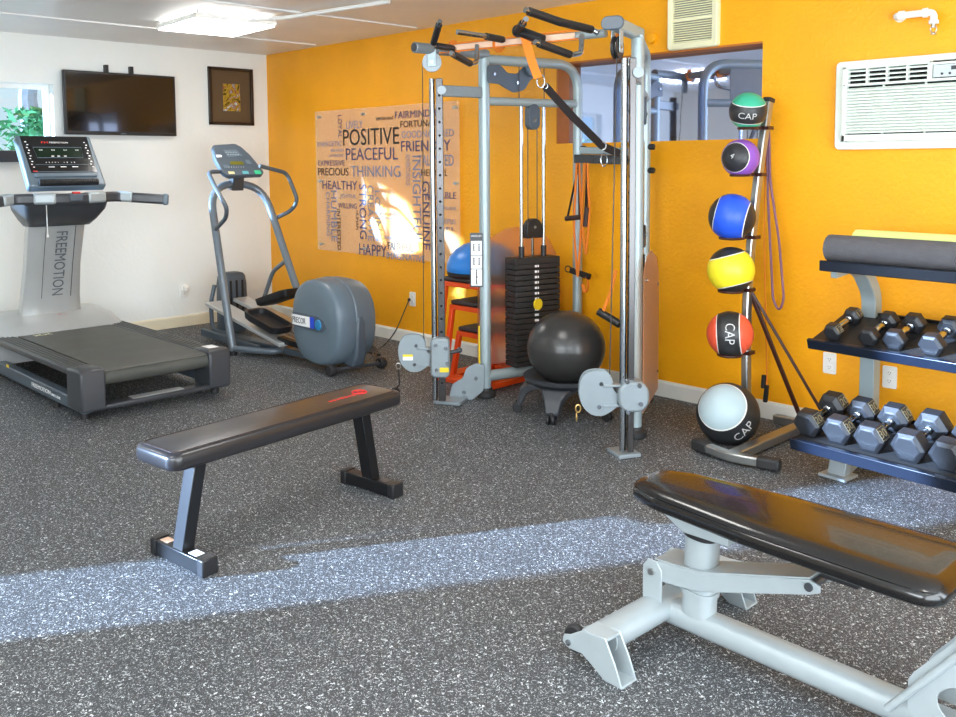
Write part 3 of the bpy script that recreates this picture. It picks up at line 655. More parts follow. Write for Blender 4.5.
# accessory bar between the rear posts with dark knobs
z = FY(585, 150, -.13).z
MB().tube([Z(LB, z), Z(RB, z-.02)], 0, sq=(.045, .02)).build('accessory_bar', 'silver', cm, bevel=.004)
ab = MB().tube([Z(LB, z-.055)+Vector((0, -.03, 0)), Z(RB, z-.07)+Vector((0, -.02, 0))], 0, sq=(.055, .012)).build('accessory_bar', 'dark_steel', cm)
for v, dz in ((LB, .03), (RB, .03), (RB, -.11)): q = Z(v, z+dz-.02); MB().cyl(q+Vector((.02, 0, 0)), q+Vector((.06, .01, 0)), .018, n=12).build('knob', 'black', cm, bevel=.005)
# instruction placard
p = FY(471, 236, -.83); q = FY(483, 287, -.83)
Fm = frame(PP(476.5, 260, LF+TOCAM*.04, TOCAM), (.7, .71, 0), (0, 0, 1))
pc = MB(Fm).prism(rrect(.078, .335, .006), .006).build('instruction_placard', 'char', cm)
MB(Fm @ TR((0, -.02, .0035))).box((0, 0, 0), (.066, .275, .001)).build('placard_sheet', 'white_print', pc)
mb = MB(Fm @ TR((0, 0, .0045)))
for y in (.03, -.055): mb.box((0, y, 0), (.066, .004, .001))
for x, y in ((-.016, .075), (.016, .075), (-.016, -.01), (.016, -.01), (0, -.085), (0, -.13)):
    mb.box((x, y, 0), (.007, .03, .001)); mb.cyl((x, y+.021, -.0005), (x, y+.021, .0005), .005, n=8); mb.box((x, y-.018, 0), (.014, .004, .001))
mb.build('pictogram', 'black_print', pc, smooth=False)
MB(Fm @ TR((0, .148, .004))).text('EXERCISE GUIDE', Matrix(), w=.06, h=.01, center=True, th=.001).build('placard_title', 'white_print', pc)
Fm = frame(PP(479.3, 345, LF+TOCAM*.036+SIDE*.016, (.3, -.95, 0)), (.95, .3, 0), (0, 0, 1)); MB(Fm).box((0, 0, 0), (.010, .24, .001)).build('warning_strip', 'yellow_lab', cm)
# yellow stack tag
tp = LF+(LB-LF).normalized()*.30+Vector((.10, 0, .57)); MB().cyl(tp, tp+Vector((.012, 0, 0)), .036, n=24).build('selector_tag', 'yellow_lab', cm)
MB().cyl(Z(tp, .60), Z(tp, .84), .002, n=6).build('tag_cord', 'cable', cm)
# ---------------------------------------------------------------- straps and handles hung on the machine
def strap(mb, pts, w=.035, th=.004, mi=0, side=None):
    mb.tube(rnd(pts, .04, 4), 0, sq=(th, w, side or (1, 0, 0)), mi=mi); return mb
def ring(mb, c, r, ax, t=.004, sy=1): 
    Fm = frame(c, Vector(ax).cross(Vector((0, 0, 1))) if abs(Vector(ax).z) < .9 else (1, 0, 0), (0, 0, 1)); mb.tube([Fm @ Vector((r*math.cos(2*PI*k/18), r*sy*math.sin(2*PI*k/18), 0)) for k in range(18)], t, 8, closed=True); return mb
t = thing('suspension_strap', 'orange and black suspension strap hanging diagonally from the machine crossbar', 'strap', FY(526, 42, -1.09))
a = FY(524, 40, -1.12); b = FY(538, 78, -1.12)
mb = MB(); strap(mb, [a+Vector((0, 0, .03)), a+(b-a)*.5, b], .045, side=tuple(TOCAM)); mb.build('orange_webbing', 'orange_strap', t)
c = FY(545, 86, -1.05); e = FY(620, 154, -.55)
mb = MB(); ring(mb, b+(c-b)*.4, .02, TOCAM, .0035, 1.7); ring(mb, c, .014, TOCAM, .003); mb.build('carabiner', 'chrome', t)
mb = MB(); P_ = [c, c+(e-c)*.35+Vector((0, 0, -.03)), c+(e-c)*.75+Vector((0, 0, -.045)), e]; mb.tube([P_[0], P_[1], P_[2], P_[3]], 0, sq=(.045, .006, tuple(Vector((0, 0, 1))))); mb.build('black_webbing', 'black_strap', t)
mb = MB(); ring(mb, P_[2], .022, TOCAM, .004); mb.build('metal_ring', 'steel', t)
t = thing('orange_resistance_strap', 'faded orange strap stretched along the top crossbar of the machine', 'strap', b0)
n_ = Vector((0, -1, 0)); U = Vector((0, 0, 1))
mb = MB(); mb.tube([b0+bv*.02+n_*.028, b1-bv*.16+n_*.028], 0, sq=(.03, .004, (0, 0, 1))); mb.build('band', 'pink_strap', t)
mb = MB()
mb.tube([b0+bv*.02+n_*.029+U*.022, b1-bv*.14+n_*.029+U*.026], 0, sq=(.010, .006, (0, 0, 1))).tube([b0+bv*.02+n_*.029-U*.022, b1-bv*.14+n_*.029-U*.02], 0, sq=(.008, .006, (0, 0, 1)))
for s_ in (.10, .42, 1.17): 
    cc = b0+bv*s_*.95; Fm = frame(cc, U, n_); mb.tube([Fm @ Vector((.031*math.cos(2*PI*k/16), .031*math.sin(2*PI*k/16), 0)) for k in range(16)], 0, sq=(.006, .035, tuple(bv)), closed=True)
mb.build('orange_edging', 'orange_strap', t)
def tube_handle(px, py, Y, label, col, L, tilt):
    a = FY(px, py, Y); t = thing('resistance_tube', label, 'resistance tube', a)
    mb = MB(); mb.tube(rnd([a, a+Vector((.03, -.01, -L*.5)), a+Vector((.0, -.01, -L)), a+Vector((-.035, -.01, -L*.55)), a+Vector((-.012, -.008, 0))], .05), .008, 8); mb.build('rubber_tube', col, t)
    h = a+Vector((tilt[0]*.5, -.02, tilt[1])); v = Vector((tilt[2], 0, tilt[3])).normalized()
    MB().tube([h-v*.06, h+v*.06], .016, 12).build('foam_grip', 'brown_pad', t)
    mb = MB(); mb.tube([a, h-v*.05], 0, sq=(.016, .004)).tube([a, h+v*.05], 0, sq=(.016, .004)); mb.build('handle_webbing', 'black_strap', t)
za = z-.07
tube_handle(579, 163, -.20, 'black handled orange resistance tube hanging left on the rear post', 'orange_strap', .75, (-.06, -.35, 1, .12))
tube_handle(587, 163, -.21, 'orange resistance tube with an upright dark grip on the accessory bar', 'orange_strap', .60, (.02, -.34, .1, 1))
a = FY(604, 160, -.2); t = MB(); ring(t, a, .02, (.3, -.95, 0), .004, 2.0); tag(t.build('carabiner', 'chrome'), 'silver carabiner clipped to the dark accessory bar of the machine', 'carabiner')
a = FY(574, 272, -.20); b = FY(590, 277, -.2)
t = thing('ankle_strap', 'black ankle strap with an orange loop above the exercise ball', 'strap', a)
mb = MB(); mb.tube([a+Vector((-.03, 0, .01)), b], 0, sq=(.035, .02)); ring(mb, a+Vector((-.05, 0, .015)), .02, (.3, -.95, 0), .004); mb.build('black_cuff', 'black_strap', t, bevel=.004)
mb = MB(); strap(mb, [b+Vector((-.03, 0, .0)), b+Vector((.0, -.01, -.05)), b+Vector((-.03, -.01, -.12)), b+Vector((-.06, 0, -.05))], .02); mb.build('orange_loop', 'orange_strap', t)
a = FY(616, 270, -.75); b = FY(603, 312, -.75)
t = thing('hanging_handle', 'orange strap with a black foam handle behind the right chrome column', 'strap', a)
mb = MB(); strap(mb, [a, (a+b)/2+Vector((.01, 0, .0)), b], .02, side=(0, 1, 0)); mb.build('strap', 'orange_strap', t)
MB().tube([b+Vector((-.03, 0, 0)), b+Vector((.10, .02, -.06))], .022, 14).build('foam_handle', 'black', t)
# cable handle lying at the left swivel pulley
t = thing('cable_end_clip', 'black clip and strap dangling from the left lower pulley behind the bench', 'clip', carr[True] @ Vector((.18, -.06, 0)))
p = carr[True] @ Vector((.185, -.06, 0))
mb = MB(); ring(mb, p+Vector((0, 0, -.01)), .014, TOCAM, .003, 1.3); mb.build('carabiner', 'steel', t)
mb = MB(); mb.tube([p+Vector((0, 0, -.03)), p+Vector((.01, 0, -.12)), p+Vector((-.02, -.01, -.16))], .005, 8).sph(p+Vector((-.02, -.01, -.17)), .03, n=12); mb.build('stopper', 'black', t)
t = thing('cable_end_clip', 'brass coloured clip dangling from the right lower pulley plate', 'clip', carr[False] @ Vector((.19, -.06, 0)))
p = carr[False] @ Vector((.185, -.05, 0))
mb = MB(); ring(mb, p+Vector((0, 0, -.02)), .012, TOCAM, .004, 1.6); ring(mb, p+Vector((-.01, 0, -.065)), .012, SIDE, .004, 1.6); mb.build('carabiner', 'gold_tag', t)
# ================================================================ ball chair
c0 = Vector((4.315, -.70, 0))
t = thing('ball_chair_base', 'charcoal ball chair base on casters, carrying the exercise ball', 'chair base', c0)
MB().lathe([(.10, .14), (.20, .17), (.245, .205), (.25, .225), (.235, .228), (.17, .20), (.02, .19)], Matrix.Translation(c0), 40).build('ring_seat', 'char', t)
for k in range(5):
    a = -1.17+k*2*PI/5; dv = Vector((math.cos(a), math.sin(a), 0)); sv = Vector((-dv.y, dv.x, 0))
    mb = MB(); R = []
    for r_, z_, w_, h_ in ((.14, .185, .10, .03), (.21, .18, .085, .035), (.245, .14, .055, .035), (.26, .09, .045, .03), (.275, .06, .04, .02)):
        c = c0+dv*r_+Vector((0, 0, z_)); R.append([c+sv*w_-dv*h_*.3-U*h_, c+sv*w_*.9+dv*h_*.6+U*0, c-sv*w_*.9+dv*h_*.6, c-sv*w_-dv*h_*.3-U*h_])
    mb.loft(R); lg = mb.build('leg', 'char', t, bevel=.008)
    q = c0+dv*.285; cs = MB()
    for s in (-1, 1): cs.cyl(q+sv*s*.008+U*.028, q+sv*s*.024+U*.028, .028, n=18)
    cs.cyl(q+U*.03, q+U*.07, .01, n=8); cs.build('caster', 'black' if k != 3 else 'steel', lg, bevel=.003)
mb = MB(); R_ = .228; prof = []
for i in range(41):
    a = -PI/2+PI*i/40; zz = math.sin(a); rr = math.cos(a)*(1+.006*math.cos(abs(zz)*34)*(abs(zz) < .93)); prof.append((R_*rr, R_*.93*zz))
mb.lathe(prof, Matrix.Translation(c0+Vector((0, 0, .385))) @ Euler((.12, .10, 0)).to_matrix().to_4x4(), 48)
tag(mb.build('exercise_ball', 'ballgrey', ang=60), 'large charcoal ribbed exercise ball sitting in the ball chair base', 'exercise ball')
# ================================================================ plyo boxes and balance dome
def plyo(x, y, w, dd, h, label):
    t = thing('plyometric_stand', label, 'step stand', (x, y, 0), 0, 'nested orange step stands')
    MB().box((x, y, h-.012), (w*.86, dd*.86, .03)).build('top_pad', 'step', t, bevel=.012)
    k = 1.0
    for sx in (-1, 1):
        for sy in (-1, 1): MB().tube([(x+sx*w*.5, y+sy*dd*.5, .02), (x+sx*w*.40, y+sy*dd*.40, h-.03)], 0, sq=(.032, .032)).build('leg', 'orange_steel', t, bevel=.003)
    for nm, z_, k in (('base_frame', .02, .5), ('top_frame', h-.045, .405)):
        mb = MB()
        for s in (-1, 1): mb.tube([(x+s*w*k, y-dd*k-.016, z_), (x+s*w*k, y+dd*k+.016, z_)], 0, sq=(.032, .032)); mb.tube([(x-w*k, y+s*dd*k, z_), (x+w*k, y+s*dd*k, z_)], 0, sq=(.031, .031))
        mb.build(nm, 'orange_steel', t, bevel=.003)
    return t
PX, PYY = 3.40, -.41
plyo(PX, PYY, .47, .56, .70, 'tallest orange framed step stand, carrying the blue balance dome')
plyo(PX+.0, PYY-.0, .39, .48, .54, 'middle height orange framed step stand nested under the tallest one')
plyo(PX+.0, PYY, .31, .40, .36, 'lowest orange framed step stand nested under the other two')
t = thing('balance_trainer', 'blue half ball balance trainer on top of the orange step stands', 'balance trainer', (PX, PYY, .703))
c = Vector((PX-.04, PYY-.02, .703))
MB().lathe([(.02, 0), (.232, 0), (.245, .012), (.245, .03), (.232, .04)], Matrix.Translation(c), 40).build('platform', 'black', t)
MB().lathe([(.242, .03), (.249, .045), (.245, .08), (.225, .13), (.188, .175), (.13, .21), (.065, .228), (.001, .233)], Matrix.Translation(c), 48).build('dome', 'blue_dome', t, ang=60)
# ================================================================ MEDICINE BALL TREE
def ball_mat(name, cap, band, axis, wd, line='E8E6E0', lw=.035):
    m = bpy.data.materials.new(name); m.use_nodes = True; nt = m.node_tree; b = nt.nodes['Principled BSDF']; b.inputs['Roughness'].default_value = .42
    tc = nt.nodes.new('ShaderNodeTexCoord'); nz = nt.nodes.new('ShaderNodeVectorMath'); nz.operation = 'NORMALIZE'; nt.links.new(tc.outputs['Object'], nz.inputs[0])
    dt = nt.nodes.new('ShaderNodeVectorMath'); dt.operation = 'DOT_PRODUCT'; nt.links.new(nz.outputs[0], dt.inputs[0]); dt.inputs[1].default_value = Vector(axis).normalized()
    ab = nt.nodes.new('ShaderNodeMath'); ab.operation = 'ABSOLUTE'; nt.links.new(dt.outputs['Value'], ab.inputs[0])
    r = nt.nodes.new('ShaderNodeValToRGB'); r.color_ramp.interpolation = 'CONSTANT'; e = r.color_ramp.elements
    e[0].position = 0; e[0].color = S(band); e[1].position = wd; e[1].color = S(line); k = e.new(wd+lw); k.color = S(cap)
    nt.links.new(ab.outputs[0], r.inputs[0]); nt.links.new(r.outputs[0], b.inputs['Base Color'])
    v = nt.nodes.new('ShaderNodeTexNoise'); v.inputs['Scale'].default_value = 90; nt.links.new(tc.outputs['Object'], v.inputs['Vector'])
    bp = nt.nodes.new('ShaderNodeBump'); bp.inputs['Strength'].default_value = .12; bp.inputs['Distance'].default_value = .004; nt.links.new(v.outputs['Fac'], bp.inputs['Height']); nt.links.new(bp.outputs[0], b.inputs['Normal'])
    return m
VR = _r.copy(); VU = _u.copy(); VT = -_f      # right, up and towards the viewpoint: only to aim each ball's printed side
def ballthing(px, py, r, Y, cap, band, ax, wd, label, txt=None, tdir=(0, 0, 1), th=None, trot=0, tw=1):
    c = FY(px, py, Y); v = (c-CAM).normalized(); rr = v.cross(Vector((0, 0, 1))).normalized(); uu = rr.cross(v); tt = -v
    W3 = lambda a: rr*a[0]+uu*a[1]+tt*a[2]
    axis = W3(ax).normalized()
    mt = ball_mat('ball_'+cap+band, cap, band, axis, wd)
    t = thing('medicine_ball', label, 'medicine ball', c, 0, 'medicine balls on the tree rack')
    mb = MB().sph(c, r, n=48); o = mb.build('shell', mt, t, ang=80)
    if txt:
        dv = W3(tdir).normalized(); xd = (uu.cross(dv)).normalized(); yd = dv.cross(xd)
        xd2 = xd*math.cos(trot)+yd*math.sin(trot); yd2 = -xd*math.sin(trot)+yd*math.cos(trot)
        q = MB(); q.text(txt, Matrix(), h=th, w=th*tw, th=.0, center=True)
        bmesh.ops.subdivide_edges(q.bm, edges=q.bm.edges[:], cuts=2, use_grid_fill=False); bmesh.ops.triangulate(q.bm, faces=q.bm.faces[:])
        for v_ in q.bm.verts:
            a, b = v_.co.x/r, v_.co.y/r; dn = (dv*math.cos(a)*math.cos(b)+xd2*math.sin(a)+yd2*math.sin(b)).normalized(); v_.co = c+dn*(r*1.008)
        q.build('print', 'white_print', t, smooth=False)
    return c
YT = {0: -.31, 1: -.35, 2: -.39, 3: -.42, 4: -.45, 5: -.54}
BL = [ballthing(748, 111, .098, YT[0], '3AAE8C', '2B2C2E', (.08, 1, .30), .46, 'teal and black medicine ball with CAP lettering, topmost on the rack', 'CAP', (-.02, -.30, 1), .032, -.1, 3.0),
      ballthing(740.5, 158, .099, YT[1], '2B2B2E', '8C55B8', (-.42, .05, .9), .60, 'purple and black medicine ball, second from the top of the rack', '4', (-.42, .12, .9), .028, -.5, .7),
      ballthing(732, 217, .123, YT[2], '232428', '2456D8', (1, -.22, .12), .62, 'blue medicine ball with black ends between purple and yellow balls'),
      ballthing(731, 270, .123, YT[3], '2B2B2A', 'EFE02C', (-.28, 1, .05), .62, 'yellow medicine ball with black ends, above the red one'),
      ballthing(730, 334, .121, YT[4], 'E4583C', '28292B', (1, .06, .1), .46, 'red and black medicine ball with CAP printed down its band', 'CAP', (.0, 0, 1), .05, -PI/2, 2.2),
      ballthing(728, 414, .162, YT[5], 'A9BCC2', '242628', (-.28, .32, .9), .62, 'large grey and black medicine ball lowest on the rack', 'CAP', (.50, -.52, .70), .05, 1.05, 2.4)]
t = thing('medicine_ball_rack', 'silver upright tree rack holding six medicine balls', 'ball rack', (5.3, -.5, 0))
# front bar, spine foot
fa, fb = G(694, 446, .03), G(773, 467, .03); m_ = (fa+fb)/2
dv = (fb-fa).normalized(); sv = Vector((-dv.y, dv.x, 0))
pts = [fa+sv*.03, fa+dv*.16+sv*.0-sv*.01, m_-sv*.02, fb-dv*.16-sv*.01, fb+sv*.03]
for p in pts: p.z = .035
MB().tube(rnd(pts, .1, 4), 0, sq=(.045, .05, (0, 0, 1))).build('front_foot', 'steel', t, bevel=.008)
for a, b in ((pts[0], pts[1]), (pts[-1], pts[-2])):
    MB().tube([a+(a-b).normalized()*.02, a+(b-a).normalized()*.09], 0, sq=(.055, .06, (0, 0, 1))).build('foot_cap', 'rubber', t, bevel=.012)
rear = Vector((m_.x+.02, -.09, .035))
MB().tube([m_+sv*.0, rear], 0, sq=(.045, .06, (0, 0, 1))).build('foot_rail', 'steel', t, bevel=.005)
MB().tube([rear+Vector((-.18, 0, 0)), rear+Vector((.20, -.0, 0))], 0, sq=(.045, .045, (0, 0, 1))).build('rear_foot', 'steel', t, bevel=.005)
# leaning spine
def SPN(px, py, Y): return FY(px, py, Y)
sp = [SPN(747, 400, -.36), SPN(746, 300, -.33), SPN(756, 190, -.24), SPN(769, 100, -.16)]
base = Vector((sp[0].x, sp[0].y, .05)); sp = [base]+sp[1:]
MB().tube(rnd(sp, .5, 8), 0, sq=(.05, .038, (0, -1, 0))).build('spine', 'steel', t, bevel=.008)
e = sp[-1]; e2 = (sp[-1]-sp[-2]).normalized(); MB().tube([e-e2*.012, e+e2*.012], 0, sq=(.056, .044, (0, -1, 0))).build('spine_cap', 'rubber', t, bevel=.004)
def spine_at(z):
    for a, b in zip(sp, sp[1:]):
        if a.z <= z <= b.z: return a+(b-a)*((z-a.z)/(b.z-a.z))
    return sp[-1].copy()
RAD = [.098, .099, .123, .123, .121, .162]
for c, r in zip(BL, RAD):
    if r > .15: zz = c.z-r*.92
    else: zz = c.z-r*.9
    rg = r*.44/ .9*1.0
    ringc = Vector((c.x, c.y, zz))
    mb = MB(); mb.tube([ringc+Vector((rg*1.02*math.cos(2*PI*k/28), rg*1.02*math.sin(2*PI*k/28), -.002)) for k in range(28)], .007, 8, closed=True)
    s = spine_at(max(.06, zz)); dd = (s-ringc); dd.z = 0
    mb.tube([ringc+dd.normalized()*rg, Vector((s.x, s.y, zz))], .009, 8); mb.box((s.x, s.y, zz), (.07, .06, .018))
    mb.build('ball_ring', 'brown_bar', t)
hub = spine_at(.80)
MB().tube([hub, G(803, 413, .02) if G(803, 413, .02).y < -.05 else Vector((5.62, -.05, .02))], 0, sq=(.016, .022)).build('back_leg', 'brown_bar', t, bevel=.003)
MB().tube([hub, Vector((rear.x-.02, rear.y, .05))], 0, sq=(.016, .022)).build('back_leg', 'brown_bar', t, bevel=.003)
# jump ropes hanging from the top
h0 = spine_at(1.62)+Vector((.05, .02, .02))
def rope(pxs, Y, m, label, r=.006, handle=None):
    pts = [FY(x, y, Y) for x, y in pxs]; t = thing('jump_rope', label, 'jump rope', pts[0], 0, 'jump ropes hung on the ball rack')
    MB().tube(rnd(pts, .06, 5), r, 8).build('cord', m, t)
    if handle:
        for a, b in handle: MB().tube([FY(*a, Y), FY(*b, Y)], .013, 12).build('handle', 'black', t, bevel=.003)
    return t
rope([(767, 128), (768, 200), (773, 300), (779, 312), (784, 300), (779, 240), (770, 180), (769, 128)], -.10, 'purple_cord', 'purple cord looping down from the top of the medicine ball rack', .007)
rope([(766, 130), (764, 240), (767, 385)], -.09, 'orange_strap', 'thin orange jump rope hanging behind the ball rack down to its foot', .0035, [((767, 385), (765, 402)), ((764, 375), (763, 388))])
# ================================================================ DUMBBELL RACK
RZ = -.10; RO = G(793, 440, .2); RO = Vector((RO.x, RO.y, 0)); RM = TR(RO, (0, 0, RZ)); RL = lambda x, y, z: RM @ Vector((x, y, z))
t = thing('dumbbell_rack', 'three tier black and silver dumbbell rack below the air conditioner', 'dumbbell rack', RO, RZ)
LEN = 1.45
def shelf(x0, y0, z0, dep, tilt, lip, name='shelf'):
    """tray with front lip; local frame of the rack; tilt raises the back"""
    Fm = RM @ TR((x0, y0, z0), (tilt, 0, 0)); mb = MB(Fm)
    mb.bx((0, 0, .0), (LEN, dep, .012)); s = mb.build(name, 'black_metal', t, bevel=.002)
    MB(Fm).bx((-.002, -.022, -.02), (LEN+.002, .0, lip)).build('front_lip', 'navy', s, bevel=.004)
    MB(Fm).bx((0, dep-.012, 0), (LEN, dep, .03)).build('back_lip', 'black_metal', s, bevel=.002)
    MB(Fm).bx((.004, .003, .012), (LEN-.004, dep-.014, .016)).build('rubber_liner', 'rubber', s)
    return Fm
P1 = G(794, 433, .225); F1 = shelf(0, 0, .185, .40, .22, .035)
q = RM.inverted() @ FY(811, 337, -.62); 
def local_y_for(px, py, z, x=None):
    p = G(px, py, z); return RM.inverted() @ p
a2 = local_y_for(810, 338, .60); F2 = shelf(a2.x, a2.y, .575, .36, .30, .03)
a3 = local_y_for(822, 262, .985); F3 = shelf(a3.x, a3.y, .965, .19, .0, .03)
# upright and foot
up = RM.inverted() @ G(838, 476, 0); ub = RM.inverted() @ FY(872, 290, -.20)
for dx in (0, 1.0):
    ux = ub.x+dx; yb = ub.y; mb = MB(RM)
    mb.tube(rnd([(ux, yb, .03), (ux, yb, .80), (ux, yb-.10, .92), (ux, yb-.16, .945)], .06, 5), 0, sq=(.065, .075, (0, 1, 0)))
    mb.build('upright', 'silver', t, bevel=.005)
    fx = up.x+dx
    MB(RM).tube([(fx, up.y-.0, .0), (fx, up.y+.05, .17)], 0, sq=(.05, .085, (0, 1, 0))).build('front_leg', 'silver_lt', t, bevel=.005)
    MB(RM).tube([(fx, up.y+.03, .022), (ux, yb, .022)], 0, sq=(.04, .07, (0, 0, 1))).build('foot_beam', 'silver_lt', t, bevel=.004)
    MB(RM).box((fx, up.y+.0, .006), (.13, .12, .012)).build('foot_plate', 'silver_lt', t)
    for y_, zz_ in ((.05, .17), (a2.y+.08, .575), (a3.y+.05, .94)): MB(RM).tube([(ux, yb, zz_+.03), (ux, y_, zz_-.012)], 0, sq=(.04, .03, (0, 0, 1))).build('shelf_bracket', 'silver', t)
# hexagonal dumbbells
def dumbbell(r, hl, gap, num, label):
    """axis along local y, centre at origin; r = across-corner radius"""
    t = thing('hex_dumbbell', label, 'dumbbell', (0, 0, 0), 0, 'hex dumbbells on the rack')
    for s in (-1, 1):
        mb = MB(); R = []
        for y, k in ((gap/2, .62), (gap/2+hl*.22, .98), (gap/2+hl*.30, 1), (gap/2+hl*.84, 1), (gap/2+hl, .74)):
            R.append([(r*k*math.cos(PI/3*i), s*y, r*k*math.sin(PI/3*i)) for i in range(6)])
        mb.loft(R); hd = mb.build('head', 'hex', t, bevel=.004)
        if num:
            # number panel on the upper right facet of the head, reading along the axis
            c = Vector((math.cos(PI/6), 0, math.sin(PI/6)))*(r*math.cos(PI/6)+.0008)+Vector((0, s*(gap/2+hl*.58), 0))
            Fm = frame(c, (0, 1, 0) if s < 0 else (0, 1, 0), (-math.sin(PI/6), 0, math.cos(PI/6)))
            MB(Fm).text(num, Matrix(), w=hl*.5, h=r*.5, center=True, th=.001, rot=0).build('number', 'num_grey', hd, smooth=False)
            mb = MB(Fm)
            for yy in (-1, 1): mb.box((0, yy*r*.38, 0), (hl*.56, .0015, .001))
            for xx in (-1, 1): mb.box((xx*hl*.28, 0, 0), (.0015, r*.76, .001))
            mb.build('number_border', 'num_grey', hd, smooth=False)
    mb = MB(); prof = [(.016, -gap/2-.01), (.019, -gap/2+.004), (.019, -gap/2+.012), (.0135, -gap/2+.016), (.0165, -gap*.2), (.0165, gap*.2), (.0135, gap/2-.016), (.019, gap/2-.012), (.019, gap/2-.004), (.016, gap/2+.01)]
    mb.lathe(prof, frame((0, 0, 0), (1, 0, 0), (0, 0, 1)) @ Matrix(), 20); mb.build('handle', 'chrome', t)
    return t
M['num_grey'] = mat('worn_number_print', '8F8468', .6)
def put(o, Fm, x, r, dep, hl, gap, lip=.016):
    m = Fm @ TR((x, dep, lip+r*math.cos(PI/6)+.001)); o.matrix_world = m; o.matrix_basis = m
def shelf_x(Fm, px, py, r):
    """x on the shelf for a head seen at pixel px,py"""
    n = (Fm.to_3x3() @ Vector((0, 0, 1))); p = PP(px, py, Fm @ Vector((0, 0, .016+r*.87)), n); return (Fm.inverted() @ p)
rows = []
lowers = [('20', .067, (813, 420), 'hex dumbbell at the left end of the bottom shelf'), ('30', .069, (845, 425), 'hex dumbbell second from the left on the bottom shelf'),
          ('30', .071, (879, 431), 'hex dumbbell third from the left, below the wall outlet'), ('', .074, (917, 440), 'hex dumbbell fourth from the left on the bottom shelf'),
          ('', .075, (957, 448), 'hex dumbbell cut by the right photo edge on the bottom shelf')]
for num, r, pp, lab in lowers:
    hl, gap = .088, .115; p = shelf_x(F1, pp[0], pp[1], r); o = dumbbell(r, hl, gap, num, 'black '+lab)
    put(o, F1, p.x+.0, r, .045+hl+gap/2, hl, gap)
uppers = [('12', .046, (833, 332), 'small hex dumbbell leftmost on the middle shelf'), ('', .048, (868, 338), 'small hex dumbbell second from left on the middle shelf'),
          ('', .053, (895, 340), 'small hex dumbbell third from left on the middle shelf, marked on top'), ('', .057, (932, 345), 'small hex dumbbell rightmost in view on the middle shelf')]
for num, r, pp, lab in uppers:
    hl, gap = .066, .115; p = shelf_x(F2, pp[0], pp[1], r); o = dumbbell(r, hl, gap, num, 'black '+lab)
    put(o, F2, p.x, r, .018+hl+gap/2, hl, gap)
# rolled mats
def roll(cy, cz, r, x0, x1, m, label, tight=.0065):
    Fm = RM @ TR((0, cy, cz)); n = int(r/tight*14); pts = []
    for i in range(n+1):
        a = 2*PI*i/14; rr = .012+(r-.012)*i/n; pts.append((rr*math.cos(a-2.2), rr*math.sin(a-2.2)))
    mb = MB(Fm); vs = []
    for x in (x0, x1):
        ou = [(x, p[0], p[1]) for p in pts]; inn = [(x, p[0]*(1-tight*.8/max(.012, math.hypot(*p))), p[1]*(1-tight*.8/max(.012, math.hypot(*p)))) for p in pts]
        vs.append(([mb.V(p) for p in ou], [mb.V(p) for p in inn]))
    (o0, i0), (o1, i1) = vs
    for k in range(n):
        mb.F([o0[k], o0[k+1], o1[k+1], o1[k]]); mb.F([i0[k+1], i0[k], i1[k], i1[k+1]]); mb.F([o0[k+1], o0[k], i0[k], i0[k+1]]); mb.F([o1[k], o1[k+1], i1[k+1], i1[k]])
    mb.F([o0[0], o1[0], i1[0], i0[0]]); mb.F([o0[n], i0[n], i1[n], o1[n]])
    o = mb.build('rolled_mat', m, ang=50); return tag(o, label, 'exercise mat')
sx = a3.x; sy = a3.y; zz = .965+.016
roll(sy+.067, zz+.068, .066, sx-.0, sx+.60, 'mat_grey', 'rolled grey foam mat lying on the top shelf of the dumbbell rack')
roll(sy+.067, zz+.068, .066, sx+.62, sx+1.22, 'mat_grey', 'second rolled grey mat starting at the right photo edge on the top shelf')
roll(sy+.205, zz+.088, .066, sx+.06, sx+1.10, 'mat_lime', 'rolled lime green mat behind the grey one on the top shelf')
# ================================================================ FLAT BENCH
nf = (Vector((4.452, -3.274, 0))+Vector((4.767, -3.261, 0)))/2+Vector((.0, .035, 0)); ff = (Vector((4.333, -2.316, 0))+Vector((4.675, -2.32, 0)))/2+Vector((0, .035, 0))
ax = (ff-nf); ang = math.atan2(ax.y, ax.x)-PI/2
t = thing('flat_bench', 'low flat exercise bench with black vinyl pad in the middle of the floor', 'bench', nf, ang)
Bm = TR(nf, (0, 0, ang)); SP = ax.length
PW = .262; y0, y1 = -.10, 1.06; zt = .452
Bp = Bm @ TR((-.008, -.01, 0))
mb = MB(Bp); R = []
def padring(x, y0, y1, z, r): return [(p[0], p[1], z) for p in rrect(x, y1-y0, r, 6, cy=(y0+y1)/2)]
for ins, z in ((.012, .388), (.003, .394), (0, .405), (0, .435), (.004, .446), (.016, .452), (.03, .4545)): R.append(padring(PW-2*ins, y0+ins, y1-ins, z, .045))
mb.loft(R); pad = mb.build('pad', 'leather2', t, ang=50)
mb = MB(Bp); o = padring(PW-.05, y0+.025, y1-.025, .4535, .03); mb.tube([Vector(p) for p in o], .0022, 6, closed=True); mb.build('seam', 'piping', pad)
mb = MB(Bp @ TR((.0, .84, .4552), (0, 0, 0)))
mb.tube([(.032*math.cos(2*PI*k/24), .07+.032*math.sin(2*PI*k/24), 0) for k in range(24)], .003, 6, closed=True).box((0, .07, 0), (.045, .008, .001)).box((.006, .07, 0), (.008, .05, .001))
[mb.box((.018, .018-.022*k, 0), (.018-.005*(k % 3 == 1), .013, .001)) for k in range(7)]
mb.build('logo', 'red_mark', pad, smooth=False)
